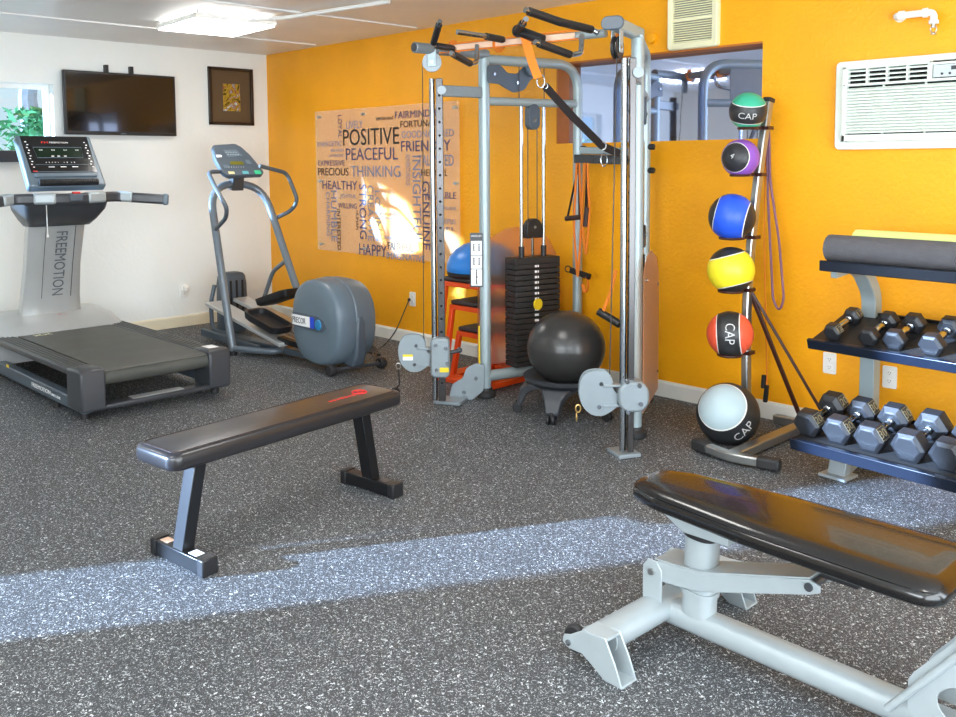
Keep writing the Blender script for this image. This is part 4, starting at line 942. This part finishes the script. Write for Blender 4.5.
for yy, lean in ((.0, .07), (SP, -.06)):
    MB(Bm).tube([(0, yy, .05), (0, yy+lean, .39)], 0, sq=(.065, .05, (1, 0, 0))).build('leg', 'black_metal', t, bevel=.003)
    fo = MB(Bm).bx((-.150, yy-.03, .005), (.150, yy+.03, .06)).build('foot_bar', 'black_metal', t, bevel=.003)
    for s in (-1, 1): MB(Bm).bx((s*.152-.018, yy-.033, 0), (s*.152+.018, yy+.033, .064)).build('end_cap', 'black', fo, bevel=.005)
    MB(Bm).box((.085, yy-.0, .061), (.05, .035, .001)).build('label', 'white_print' if yy == 0 else 'char', fo)
    if yy == 0: MB(Bm).box((-.10, yy+.0, .061), (.05, .035, .001)).build('label', 'pink_strap', fo)
MB(Bm).bx((-.025, .08, .36), (.025, SP-.05, .388)).build('under_rail', 'black_metal', t)
# ================================================================ ADJUSTABLE BENCH
T0 = Vector((6.13, -2.39, 0)); AZ = -.03; Am = TR(T0, (0, 0, AZ)); A = lambda x, y, z: Am @ Vector((x, y, z))
t = thing('adjustable_bench', 'silver framed adjustable bench with a wide black pad in the right foreground', 'bench', T0, AZ)
mb = MB(Am)
def ovaltube(mb, a, b, w, h, n=20, up=(0, 0, 1)):
    a = Vector(a); b = Vector(b); tt = (b-a).normalized(); uu = Vector(up); ss = tt.cross(uu).normalized(); uu = ss.cross(tt)
    mb.loft([[p+ss*w/2*math.copysign(abs(math.cos(k))**.75, math.cos(k))+uu*h/2*math.copysign(abs(math.sin(k))**.75, math.sin(k)) for k in [2*PI*i/n for i in range(n)]] for p in (a, b)]); return mb
ovaltube(mb, (.0, 0, .075), (1.35, 0, .075), .085, .075); mb.build('main_tube', 'silver_lt', t)
mb = MB(Am); ovaltube(mb, (.0, -.30, .085), (.0, .30, .085), .10, .07); mb.build('cross_foot', 'silver_lt', t)
for s in (-1, 1):
    # wheel bracket with open end
    mb = MB(Am); Fm = frame((0, 0, 0), (1, 0, 0), (0, 0, 1)) 
    y = s*.325
    outl = [(-.105, .055), (-.10, .078), (-.075, .086), (-.03, .115), (.055, .125), (.09, .06), (.115, .0), (.05, .0), (.01, .025), (-.03, .045), (-.08, .042)]
    for yy in (y-.032, y+.032):
        mb.loft([[(px_, yy-.003, pz_) for px_, pz_ in outl], [(px_, yy+.003, pz_) for px_, pz_ in outl]])
    mb.bx((-.03, y-.034, .112), (.058, y+.034, .120)).bx((.05, y-.034, 0), (.115, y+.034, .006))
    br = mb.build('wheel_bracket', 'silver_lt', t, bevel=.002)
    w_ = MB(Am).lathe([(.012, -.014), (.036, -.014), (.042, -.006), (.042, .006), (.036, .014), (.012, .014)], frame((-.08, y, .06), (1, 0, 0), (0, 0, 1)), 28).build('wheel', 'rubber', t)
    MB(Am).cyl((-.08, y-.04, .06), (-.08, y+.04, .06), .009, n=12).build('axle', 'chrome', w_)
# seat post with sleeve, link arm, pivot lugs
mb = MB(Am); ovaltube(mb, (.125, 0, .10), (.135, 0, .345), .085, .10, up=(1, 0, 0)); mb.build('seat_post', 'silver_lt', t)
mb = MB(Am); ovaltube(mb, (.134, 0, .342), (.135, 0, .358), .092, .107, up=(1, 0, 0)); mb.build('post_collar', 'black', t)
mb = MB(Am); ovaltube(mb, (.126, 0, .165), (.127, 0, .18), .095, .115, up=(1, 0, 0)); mb.build('post_band', 'silver_lt', t)
for yy in (-.058, .058): MB(Am @ TR((0, yy, 0))).loft([[(x, o_, z) for x, z in [(-.04, .09), (.03, .09), (.03, .215), (.01, .24), (-.02, .24), (-.04, .215)]] for o_ in (-.003, .003)]).build('pivot_lug', 'silver_lt', t, bevel=.002)
mb = MB(Am).cyl((-.005, -.07, .205), (-.005, .07, .205), .011, n=12); mb.build('pivot_pin', 'steel', t)
mb = MB(Am)
for yy in (-.054, .054):
    ol = [(-.03, .185), (-.03, .225), (.02, .243), (.16, .252), (.50, .350), (.53, .340), (.53, .322), (.50, .308), (.16, .195), (.02, .18)]
    mb.loft([[(x, yy-.004, z) for x, z in ol], [(x, yy+.004, z) for x, z in ol]])
ol2 = [(.17, .252), (.50, .337)]
mb.loft([[(.0, -.055, .246), (.0, .055, .246), (.0, .055, .241), (.0, -.055, .241)], [(.16, -.055, .256), (.16, .055, .256), (.16, .055, .25), (.16, -.055, .25)], [(.50, -.055, .355), (.50, .055, .355), (.50, .055, .35), (.50, -.055, .35)]])
la = mb.build('link_arm', 'silver_lt', t, bevel=.002)
MB(Am).cyl((.50, -.063, .33), (.50, .063, .33), .012, n=12).build('bolt', 'char', la)
MB(Am).tube([(.0, .0, .410), (.83, 0, .410)], 0, sq=(.03, .05, (0, 0, 1))).build('pad_rail', 'silver_lt', t, bevel=.003)
MB(Am).loft([[(.02, -.045, .392), (.02, .045, .392), (.02, .045, .412), (.02, -.045, .412)], [(.10, -.055, .357), (.10, .055, .357), (.10, .05, .412), (.10, -.05, .412)], [(.25, -.05, .357), (.25, .05, .357), (.25, .05, .412), (.25, -.05, .412)]]).build('seat_clamp', 'silver_lt', t, bevel=.004)
MB(Am).bx((.52, -.035, .355), (.62, .035, .40)).build('pad_clamp', 'black', t, bevel=.004)
# pad
mb = MB(Am); R = []
xs0, xs1 = -.08, .865
def padout(ins, z):
    # plan outline: narrow rounded left end, wide right end
    o = [(xs0+.02, -.085), (xs0+.10, -.125), (xs0+.45, -.165), (xs1-.12, -.172), (xs1-.03, -.168), (xs1, -.13), (xs1, .13), (xs1-.03, .168), (xs1-.12, .172), (xs0+.45, .165), (xs0+.10, .125), (xs0+.02, .085), (xs0, .05), (xs0, -.05)]
    c = Vector((.4, 0, 0)); pts = rnd([Vector((a, b, 0)) for a, b in o+[o[0]]], .05, 4); out = []
    for p in pts:
        k = 1-ins/max(.05, abs(p.y)); q = 1-ins/.5; out.append((c.x+(p.x-c.x)*(1-ins/.5), p.y*max(.2, 1-ins/.17), z+(p.x-.4)*.0))
    return out
Z0 = .428
for ins, z in ((.02, Z0), (.004, Z0+.003), (0, Z0+.01), (0, Z0+.03), (.006, Z0+.037), (.002, Z0+.041), (.006, Z0+.046), (.018, Z0+.053), (.045, Z0+.058), (.08, Z0+.060)): R.append(padout(ins, z))
mb.loft(R); mb.build('pad', 'leather', t, ang=60)
# rear ladder bracket and prop
rb = MB(Am); ol = [(.765, .10), (1.18, .10), (1.18, .36), (1.06, .40), (.90, .37), (.765, .20)]
for yy in (-.065, .065):
    outer = [Vector((x, z, 0)) for x, z in ol]
    # plate with a round cut-out, built as a ring between outline and hole
    hc = (.90, .17); hr = .068; N = 36
    def onoutline(a):
        dx, dz = math.cos(a), math.sin(a); best = 9
        for i in range(len(ol)):
            x1_, z1_ = ol[i]; x2_, z2_ = ol[(i+1) % len(ol)]; ex, ez = x2_-x1_, z2_-z1_; den = dx*ez-dz*ex
            if abs(den) < 1e-9: continue
            s_ = ((x1_-hc[0])*ez-(z1_-hc[1])*ex)/den; u_ = ((x1_-hc[0])*dz-(z1_-hc[1])*dx)/den
            if s_ > 0 and -1e-6 <= u_ <= 1+1e-6: best = min(best, s_)
        return (hc[0]+dx*best, hc[1]+dz*best)
    for th_ in (0,):
        A0 = [rb.V((*(lambda q: (q[0], yy-.003, q[1]))(onoutline(2*PI*k/N)),)) for k in range(N)]; A1 = [rb.V((*(lambda q: (q[0], yy+.003, q[1]))(onoutline(2*PI*k/N)),)) for k in range(N)]
        H0 = [rb.V((hc[0]+hr*math.cos(2*PI*k/N), yy-.003, hc[1]+hr*.75*math.sin(2*PI*k/N))) for k in range(N)]; H1 = [rb.V((hc[0]+hr*math.cos(2*PI*k/N), yy+.003, hc[1]+hr*.75*math.sin(2*PI*k/N))) for k in range(N)]
        for k in range(N):
            j = (k+1) % N; rb.F([A0[k], A0[j], H0[j], H0[k]]); rb.F([A1[j], A1[k], H1[k], H1[j]]); rb.F([A0[j], A0[k], A1[k], A1[j]]); rb.F([H0[k], H0[j], H1[j], H1[k]])
rb.build('ladder_bracket', 'silver_lt', t)
mb = MB(Am); mb.cyl((.87, -.09, .115), (1.02, -.09, .20), .018).cyl((.86, -.12, .105), (.86, -.06, .105), .016, n=14); mb.build('lock_bar', 'silver_lt', t)
MB(Am).cyl((.72, -.075, .10), (.90, -.075, .33), .010, n=12).build('prop_rod', 'silver_lt', t)
MB(Am).tube([(.95, -.09, .385), (1.25, -.085, .62)], .02, 14).build('backrest_arm', 'silver_lt', t)
MB(Am).cyl((.955, -.11, .385), (.955, .08, .385), .014, n=14).build('pivot_pin', 'steel', t)
# ================================================================ TREADMILL
yc = -2.33; XE = 2.53; XF = .42; HW = .46
t = thing('treadmill', 'silver and black treadmill facing the television on the white wall', 'treadmill', (1.5, yc, 0))
for s in (-1, 1):
    y = yc+s*(HW-.03)
    sb = MB().loft([[(XF, y-.03, .05), (XF, y+.03, .05), (XF, y+.03, .13), (XF, y-.03, .13)], [(XE-.02, y-.03, .05), (XE-.02, y+.03, .05), (XE-.02, y+.03, .125), (XE-.02, y-.03, .125)]]).build('base_rail', 'grey_pl_d', t, bevel=.008)
    if s < 0:
        MB(frame((1.70, y-.0308, .078), (1, 0, 0), (0, 0, 1))).text('FREEMOTION', Matrix(), w=.32, h=.026, th=.001).text('INCLINE', TR((.34, 0, 0)), w=.14, h=.015, th=.001).build('rail_lettering', 'white_print', sb, smooth=False)
        MB(frame((1.25, y-.032, .135), (1, 0, 0), (0, 0, 1))).box((0, 0, 0), (.05, .02, .001)).build('sticker', 'yellow_lab', sb)
    yr = yc+s*.395
    mb = MB(); mb.bx((.92, yr-.065, .245), (XE-.14, yr+.065, .285))
    fr = mb.build('foot_rail', 'char', t, bevel=.01)
    mb = MB()
    for k in range(4): mb.bx((.95, yr-.045+.026*k, .285), (XE-.18, yr-.035+.026*k, .288))
    mb.build('grip_rib', 'belt', fr)
    # rear corner cap
    mb = MB(); R = []
    for x, z in ((XE-.22, .292), (XE-.05, .304), (XE-.012, .294), (XE, .26)): R.append([(x, yr-.075, .06), (x, yr+.068, .06), (x, yr+.068, z), (x, yr-.075, z)])
    mb.loft(R); ec = mb.build('end_cap', 'char', t, bevel=.012)
    MB(frame((XE-.13, yr, .3045), (1, 0, 0), (0, 1, 0))).box((0, 0, -.003), (.10, .07, .0015)).build('caution_label', 'white_print' if s > 0 else 'char', ec)
    MB().cyl((XE-.5 if s < 0 else .75, yc+s*.43, 0), (XE-.5 if s < 0 else .75, yc+s*.43, .06), .022, n=14).build('levelling_foot', 'rubber', t)
    MB().cyl((XE-.12, yc+s*.41, 0), (XE-.12, yc+s*.41, .062), .026, n=14).build('levelling_foot', 'rubber', t)
MB().bx((XE-.10, yc-.40, .055), (XE-.01, yc+.40, .085)).build('rear_bar', 'char', t, bevel=.01)
MB().bx((XE-.10, yc-.16, .0855), (XE-.03, yc+.16, .089)).build('rear_tread', 'silver_pl', t)
MB().cyl((XE-.07, yc-.325, .236), (XE-.07, yc+.325, .236), .048, n=28).build('rear_roller', 'belt', t)
MB().bx((.90, yc-.32, .220), (XE-.10, yc+.32, .260)).build('deck', 'black', t)
mb = MB(); mb.loft([[(.88, yc-.318, .275), (.88, yc+.318, .275), (.88, yc+.318, .284), (.88, yc-.318, .284)], [(XE-.07, yc-.318, .275), (XE-.07, yc+.318, .275), (XE-.07, yc+.318, .2845), (XE-.07, yc-.318, .2845)], [(XE-.04, yc-.318, .266), (XE-.04, yc+.318, .266), (XE-.033, yc+.318, .273), (XE-.033, yc-.318, .273)]])
be = mb.build('running_belt', 'belt', t)
mb = MB(); mb.text('XX', frame((1.12, yc-.24, .2855), (0, 1, 0), (-1, 0, 0)), w=.12, h=.05, th=.001); mb.build('belt_mark', 'vent', be, smooth=False)
# motor hood
mb = MB(); R = []
for x, zt_, w_ in ((.30, .28, .40), (.33, .34, .43), (.40, .38, .45), (.58, .40, .46), (.80, .385, .46), (.94, .34, .46), (1.03, .292, .455)):
    n = 16; ring = []
    for k in range(n+1):
        a = PI*k/n; cx = math.copysign(abs(math.cos(a))**.35, math.cos(a)); sz = abs(math.sin(a))**.35
        ring.append((x, yc-w_*cx, .12+(zt_-.12)*sz))
    ring += [(x, yc+w_, .10), (x, yc-w_, .10)]; R.append(ring)
mb.loft(R); hd = mb.build('motor_hood', 'silver_pl', t, ang=45)
MB(TR((.86, yc+.02, .377), (0, .18, PI/2))).text('FM', Matrix(), w=.10, h=.045, th=.001).build('hood_logo', 'red_mark', hd, smooth=False)
# upright column
mb = MB(); R = []
for z, x, w_ in ((.34, .74, .215), (.50, .77, .200), (.75, .84, .190), (1.03, .93, .195), (1.12, .96, .20)):
    R.append([(x-.06, yc-w_, z), (x+.02, yc-w_, z), (x+.045, yc-w_*.82, z), (x+.05, yc-w_*.45, z), (x+.05, yc+w_*.45, z), (x+.045, yc+w_*.82, z), (x+.02, yc+w_, z), (x-.06, yc+w_, z)])
mb.loft(R); upc = mb.build('upright', 'silver_pl', t, bevel=.006)
mb = MB(frame((.988, yc-.02, 1.02), (-.165, 0, -.5), (0, 1, 0))); mb.text('FREEMOTION', TR((.03, .005, .002)), w=.50, h=.078, th=.002); mb.build('upright_lettering', 'grey_print', upc, smooth=False)
mb = MB()
for s in (-.085, .12): mb.loft([[(x+.0505, yc+s-.002, z), (x+.0505, yc+s+.002, z), (x+.046, yc+s+.002, z), (x+.046, yc+s-.002, z)] for z, x in ((.50, .77), (.75, .84), (1.03, .93))])
mb.build('panel_seam', 'char', upc)
# console lower housing
mb = MB(); R = []
for z, x0_, x1_, w_ in ((1.035, .86, 1.04, .21), (1.08, .84, 1.10, .24), (1.15, .82, 1.17, .275), (1.235, .82, 1.21, .29)): R.append([(p[0], p[1], z) for p in rrect(x1_-x0_, 2*w_, .05, 5, cx=(x0_+x1_)/2, cy=yc)])
mb.loft(R); MBc = mb.build('console_housing', 'char', t, ang=50)
MB(frame((1.19, yc-.15, 1.19), (0, 1, 0), (0, 0, 1))).cyl((0, 0, 0), (0, -.20, .0), .003, n=6).box((0, -.21, 0), (.012, .02, .008)).build('safety_cord', 'white', t)
# handlebars: cross grip and flaring arms
hb = [(1.32, yc-.66, 1.205), (1.26, yc-.52, 1.22), (1.14, yc-.36, 1.235), (1.22, yc-.18, 1.235), (1.24, yc, 1.23), (1.22, yc+.18, 1.235), (1.14, yc+.36, 1.235), (1.26, yc+.50, 1.22), (1.32, yc+.66, 1.205)]
MB().tube(rnd(hb, .08, 4), 0, sq=(.072, .07, (0, 0, 1))).build('handlebar', 'char', t, bevel=.016, seg=3)
for s in (-1, 1):
    MB().tube([(1.195, yc+s*.24, 1.237), (1.235, yc+s*.10, 1.235)], 0, sq=(.078, .078, (0, 0, 1))).build('pulse_grip', 'silver_lt', t, bevel=.018, seg=3)
    MB().tube([(1.15, yc+s*.36, 1.237), (1.22, yc+s*.45, 1.228)], 0, sq=(.076, .076, (0, 0, 1))).build('pulse_grip', 'silver_lt', t, bevel=.018, seg=3)
    MB().tube([(1.305, yc+s*.625, 1.209), (1.322, yc+s*.665, 1.205)], 0, sq=(.082, .08, (0, 0, 1))).build('arm_cap', 'grey_pl', t, bevel=.014, seg=3)
MB().box((1.275, yc+.02, 1.24), (.02, .09, .05)).build('stop_bar', 'grey_pl_d', t, bevel=.006)
MB().box((1.25, yc+.03, 1.272), (.03, .05, .012)).build('stop_key', 'red_mark', t, bevel=.003)
# console panel
cb = Vector((1.17, yc, 1.315)); ct = Vector((.93, yc, 1.645)); vy = (ct-cb).normalized(); Fm = frame((cb+ct)/2, (0, 1, 0), vy)
H = (ct-cb).length; Wc = .50
cs = MB(Fm).prism([(-.262, -H/2-.02), (.262, -H/2-.02), (.255, H/2+.01), (-.255, H/2+.01)], .07).build('console', 'grey_pl', t, bevel=.015)
MB(Fm @ TR((0, .04, .036))).prism([(-.222, -H*.37), (.222, -H*.37), (.228, H*.40), (-.228, H*.40)], .004).build('display_panel', 'black_gloss', cs)
mb = MB(Fm @ TR((0, 0, .0395)))
mb.tube([(-.165, .105, 0), (.165, .105, 0), (.155, .015, 0), (-.155, .015, 0)], .003, 4, closed=True); mb.box((0, -.045, 0), (.36, .003, .001)).box((0, -.105, 0), (.40, .004, .001)).build('display_border', 'grey_pl', cs)
d_ = MB(Fm @ TR((0, .06, .0392))).box((0, 0, 0), (.31, .08, .001)).build('led_display', 'led', cs)
mb = MB(Fm @ TR((0, 0, .0402)))
for i, s_ in enumerate(('0:00', '0', '0.0', '00')): mb.text(s_, TR((-.13+.082*i, .076, 0)), h=.010, w=.024, th=.0005)
mb.text('FREEMOTION', TR((-.045, .140, 0)), w=.125, h=.013, th=.001)
for x in (-.05, -.01, .035): mb.box((x, .028, 0), (.018, .006, .0005))
for x in (-.11, -.09, -.07, -.05, -.03, .01, .03, .06, .08): mb.text('+' if x in (-.03, .01) else 'o', TR((x, -.03, 0)), h=.008, w=.008, th=.0005)
for x in (-.08, 0, .08): mb.box((x, -.065, 0), (.04, .006, .0005))
for s in (-1, 1):
    for k in range(10): mb.box((s*.20+(0.004 if k % 2 else -.004), .15-.024*k, 0), (.012, .007, .0005))
mb.build('console_print', 'white_print', cs, smooth=False)
mb = MB(Fm @ TR((0, 0, .0402))); mb.text('FM', TR((-.10, .137, 0)), w=.045, h=.018, th=.001); mb.box((-.195, -.10, 0), (.03, .008, .0005)); mb.build('console_logo', 'red_mark', cs, smooth=False)
mb = MB(Fm @ TR((0, -H/2+.035, .045))); mb.box((0, .028, -.005), (.42, .022, .02)); mb.build('reading_ledge', 'grey_pl', cs, bevel=.005)
mb = MB(Fm @ TR((0, -H/2+.0, .05)))
for k in range(26): mb.cyl((-.2+.0154*k, 0, 0), (-.188+.0154*k, 0, 0), .024, n=14)
mb.build('fan_grille', 'black', cs)
# ================================================================ ELLIPTICAL
t = thing('elliptical_trainer', 'blue grey elliptical trainer with a round rear drum in the room corner', 'elliptical', (1.7, -.97, 0))
yN, yF = -1.25, -.70
P0 = FY(233, 354, yN); P0.z = .03; P1 = FY(209, 184, -1.20); P2 = FY(262, 184, -.74); P3 = FY(298, 292, yF)
fr = MB().tube(rnd([P0, P1, P2, P3], .22, 9), .030, 16).build('arch_frame', 'grey_tube', t)
MB().cyl(P0-Vector((0, 0, .03)), P0+Vector((0, 0, .005)), .034, n=16).build('frame_foot', 'black', fr)
MB().tube(rnd([P0+Vector((.0, 0, .02)), G(275, 352, .05), G(292, 346, .06), G(310, 352, .06)], .08), .025, 12).build('base_tube', 'grey_tube', t)
MB().tube(rnd([FY(288, 259, yF), FY(273, 271, yF), FY(262, 304, yF)], .06), .018, 12).build('side_brace', 'grey_tube', t)
def P3D(l): return [FY(*q) for q in l]
for l in ([(232, 171, -1.0), (208, 172, -1.30), (215, 187, -1.33), (227, 208, -1.33), (226, 218, -1.30), (216, 229, -1.24)], [(260, 166, -.90), (287, 173, -.60), (298, 201, -.55), (291, 211, -.57), (272, 220, -.70)]):
    MB().tube(rnd(P3D(l), .06), .0165, 14).build('handlebar', 'grey_pl_d', t)
# console neck and panel
arch_c = (FY(236, 190, -.97)); MB().tube([arch_c, FY(237, 172, -.97)], 0, sq=(.07, .10, (1, 0, 0))).build('console_neck', 'char', t, bevel=.006)
cp = FY(238, 163, -.97); nr_ = Vector((.80, -.02, .60)).normalized()
mb = MB(); plate(mb, [(211.5, 146.5), (234, 145), (240, 148), (249, 156), (263, 173), (262, 176), (228, 177.5), (222, 174), (214, 160)], cp, nr_, .045, r=.02); ep = mb.build('console', 'grey_pl_d', t, bevel=.012)
Fm = frame(cp+nr_*.0245, (0, 1, 0), nr_.cross(Vector((0, 1, 0)))*1); 
if (Fm.to_3x3() @ Vector((0, 1, 0))).z < 0: Fm = frame(cp+nr_*.0245, (0, 1, 0), -(nr_.cross(Vector((0, 1, 0)))))
def on(px, py): return PP(px, py, cp+nr_*.0245, nr_)
mb = MB(); plate(mb, [(223, 150), (236, 149.5), (243, 156), (228, 157)], cp+nr_*.024, nr_, .002, r=.005); mb.build('program_panel', 'grey_pl', ep)
mb = MB(); plate(mb, [(229.5, 161.5), (242, 161.5), (244.5, 164.5), (231, 164.5)], cp+nr_*.024, nr_, .002); mb.build('led_display', 'led2', ep) if M.setdefault('led2', mat('amber_display', '6E6A18', .3)) else 0
for nm, mm, pts in (('paper_label', 'white_print', [(216, 155), (221, 155), (222, 157), (217, 157.5)]), ('start_button', 'btn_green', [(254, 170.5), (260, 170.5), (261.5, 174), (255.5, 174)]), ('cool_button', 'btn_teal', [(242, 171), (248, 171), (249, 174), (243, 174)]), ('heart_button', 'btn_yel', [(228, 171.5), (234, 171.5), (235, 174), (229, 174)]), ('fan_button', 'grey_pl', [(245, 160), (249, 160), (252, 164), (247, 164)]), ('level_key', 'grey_pl', [(223, 165), (228, 165), (229.5, 168.5), (224.5, 168.5)])):
    M.setdefault('btn_green', mat('green_button', '3FC08A', .4)); M.setdefault('btn_teal', mat('teal_button', '5FA8B0', .4)); M.setdefault('btn_yel', mat('yellow_button', 'D8CFA0', .4))
    mb = MB(); plate(mb, pts, cp+nr_*.024, nr_, .004); mb.build(nm, mm, ep)
mb = MB(); 
for k in range(7): q = on(229+k*2.4, 167); mb.box(q, (.006, .006, .003))
for k in range(5): q = on(226+k*2.5, 152.2); mb.box(q, (.004, .010, .002)); q = on(228+k*2.5, 154.6); mb.box(q, (.004, .010, .002))
mb.build('console_print', 'white_print', ep, smooth=False)
# front shroud
c = G(233, 333, 0); SHX, SHY = c.x, c.y
mb = MB(); R = []
for z, k in ((.02, .9), (.06, 1), (.30, 1.0), (.44, .97), (.50, .90), (.525, .75), (.535, .5)): R.append([(p[0], p[1], z) for p in rrect(.17*k, .25*k, .06*k, 5, cx=SHX, cy=SHY)])
mb.loft(R); sh = mb.build('front_shroud', 'grey_pl_d', t, ang=50)
mb = MB()
for dy in (-.055, .0, .055): mb.bx((SHX+.083, SHY+dy-.009, .12), (SHX+.089, SHY+dy+.009, .47))
mb.build('shroud_groove', 'black', sh)
MB().tube(rnd([(SHX+.02, SHY-.17, .44), (SHX+.02, SHY-.21, .30), (SHX+.03, SHY-.21, .08), (SHX+.10, SHY-.17, .04)], .05), .018, 10).build('shroud_loop', 'grey_pl_d', t)
# ramps and pedals
for (a, b, w_, nm) in (((SHX+.27, -1.10, .33), (2.0, -1.10, .14), .16, 'ramp'), ((SHX+.20, -.82, .325), (2.0, -.82, .14), .14, 'ramp')):
    a = Vector(a); b = Vector(b); MB().tube([a, b], 0, sq=(.03, w_, (0, 0, 1))).build(nm, 'silver_pl', t, bevel=.006)
MB().tube([(SHX+.05, -.97, .03), (2.1, -.97, .05)], 0, sq=(.05, .09, (0, 0, 1))).build('base_beam', 'grey_pl_d', t, bevel=.008)
MB().tube([(SHX+.1, -1.12, .07), (1.62, -1.13, .05)], 0, sq=(.06, .04, (0, 0, 1))).build('lower_link', 'grey_pl_d', t, bevel=.006)
def pedal(pxs, Y, z_, tilt):
    c = FY(pxs[0], pxs[1], Y); F_ = TR(c, (0, tilt, 0))
    mb = MB(F_); L_, W_ = .44, .18
    R = [[(p[0], p[1], z) for p in rrect(L_*k, W_*k, .055*k, 6)] for z, k in ((-.03, .86), (-.015, 1), (.035, 1.05), (.035, .93), (.0, .90), (-.004, .6))]
    mb.loft(R); return mb.build('pedal', 'black', t, ang=50)
pedal((268, 322), -1.12, 0, .20); pedal((278, 298), -.84, 0, -.28)
MB().tube([FY(280, 335, -1.12)+Vector((0, 0, -.03)), FY(300, 345, -1.10)], 0, sq=(.04, .05, (0, 0, 1))).build('pedal_arm', 'black_metal', t)
MB().tube([FY(262, 326, -1.10)+Vector((0, .05, -.05)), FY(296, 345, -1.05)], 0, sq=(.03, .12, (0, 0, 1))).build('rail_cover', 'bronze', t) if M.setdefault('bronze', mat('bronze_rail', '8A5A2E', .4, .3)) else 0
# drum housing
dc = FY(317, 321, -1.13); DX, DZ = dc.x-.04, .345
def dring(y, r, ex=.80):
    n = 56; out = []
    for k in range(n):
        a = 2*PI*k/n; cx = math.copysign(abs(math.cos(a))**ex, math.cos(a)); cz = math.copysign(abs(math.sin(a))**ex, math.sin(a)); out.append((DX+r*1.04*cx, y, max(.03, DZ+r*1.07*cz)))
    return out
mb = MB(); mb.loft([dring(-1.135, .16), dring(-1.13, .25), dring(-1.12, .268), dring(-1.10, .28), dring(-1.0, .29), dring(-.985, .287)]); dr = mb.build('drum_housing', 'grey_pl', t, ang=30)
mb = MB(); mb.loft([dring(-.983, .284), dring(-.975, .292), dring(-.88, .285), dring(-.80, .262), dring(-.77, .23), dring(-.765, .12)]); part_label(mb.build('drum_housing', 'grey_pl', t, ang=30), 'rear half of the drum')
Fm = frame((DX-.03, -1.137, DZ+.0), (1, 0, 0), (0, 0, 1))
lg = MB(Fm).prism([(-.225, -.045), (.09, -.06), (.15, -.05), (.19, -.015), (.16, .03), (.08, .055), (-.225, .055)], .006).build('logo_recess', 'grey_pl_d', dr, bevel=.002)
MB(Fm @ TR((0, 0, .004))).bx((-.225, -.035, 0), (.0, .040, .002)).build('logo_plate', 'white_print', dr)
MB(Fm @ TR((0, 0, .0065))).text('PRECOR', TR((-.218, -.018, 0)), w=.165, h=.042, th=.001).build('logo_lettering', 'black_print', dr, smooth=False)
mb = MB(Fm @ TR((0, 0, .0045))); mb.bx((.0, -.037, 0), (.05, .042, .002)); mb.build('logo_square', 'blue_lab', dr)
MB(Fm @ TR((.10, -.004, .004))).lathe([(.038, 0), (.036, .006), (.02, .009), (0, .009)], Matrix(), 24).build('round_button', 'btn_blue', dr) if M.setdefault('btn_blue', mat('blue_button', '2E7EB0', .3)) else 0
sp_ = DX+.245
mb = MB(); mb.loft([[(DX+.16, y, .05) for y in (-1.0, -.90)]+[(DX+.27, y, .05) for y in (-.90, -1.0)], [(DX+.20, y, .15) for y in (-.995, -.905)]+[(DX+.31, y, .14) for y in (-.905, -.995)], [(DX+.25, y, .36) for y in (-.985, -.915)]+[(DX+.315, y, .36) for y in (-.915, -.985)], [(DX+.25, y, .41) for y in (-.97, -.93)]+[(DX+.30, y, .41) for y in (-.93, -.97)]])
mb.build('rear_support', 'grey_pl_d', t, bevel=.015)
for y in (-1.13, -.74):
    w_ = MB().lathe([(.01, -.025), (.036, -.025), (.04, -.015), (.04, .015), (.036, .025), (.01, .025)], frame((DX+.20 if y < -1 else DX+.26, y, .04), (1, 0, 0), (0, 0, 1)), 24).build('transport_wheel', 'rubber', t)
MB().cyl((DX+.20, -1.13, .04), (DX+.26, -.74, .04), .014, n=10).build('wheel_axle', 'char', t)
# power cord to the wall outlet
pw = [Vector((DX+.30, -.80, .06)), G(372, 352, .012), G(384, 346, .012), FY(395, 333, -.30), FY(404, 312, -.10), Vector((OUT2.x-.0, -.04, OUT2.z+.0))]
tag(MB().tube(rnd(pw, .12, 6), .005, 8).sph(pw[-1], .014, n=10).build('power_cord', 'black'), 'black power cord running from the elliptical up to the orange wall outlet', 'cord')
tag(MB().tube(rnd([G(375, 357, .01), G(378, 350, .03), G(372, 345, .01), G(368, 352, .01), G(380, 355, .01)], .03), .008, 8).build('coiled_cord', 'black'), 'short black cord lying coiled on the floor beside the elliptical drum', 'cord')
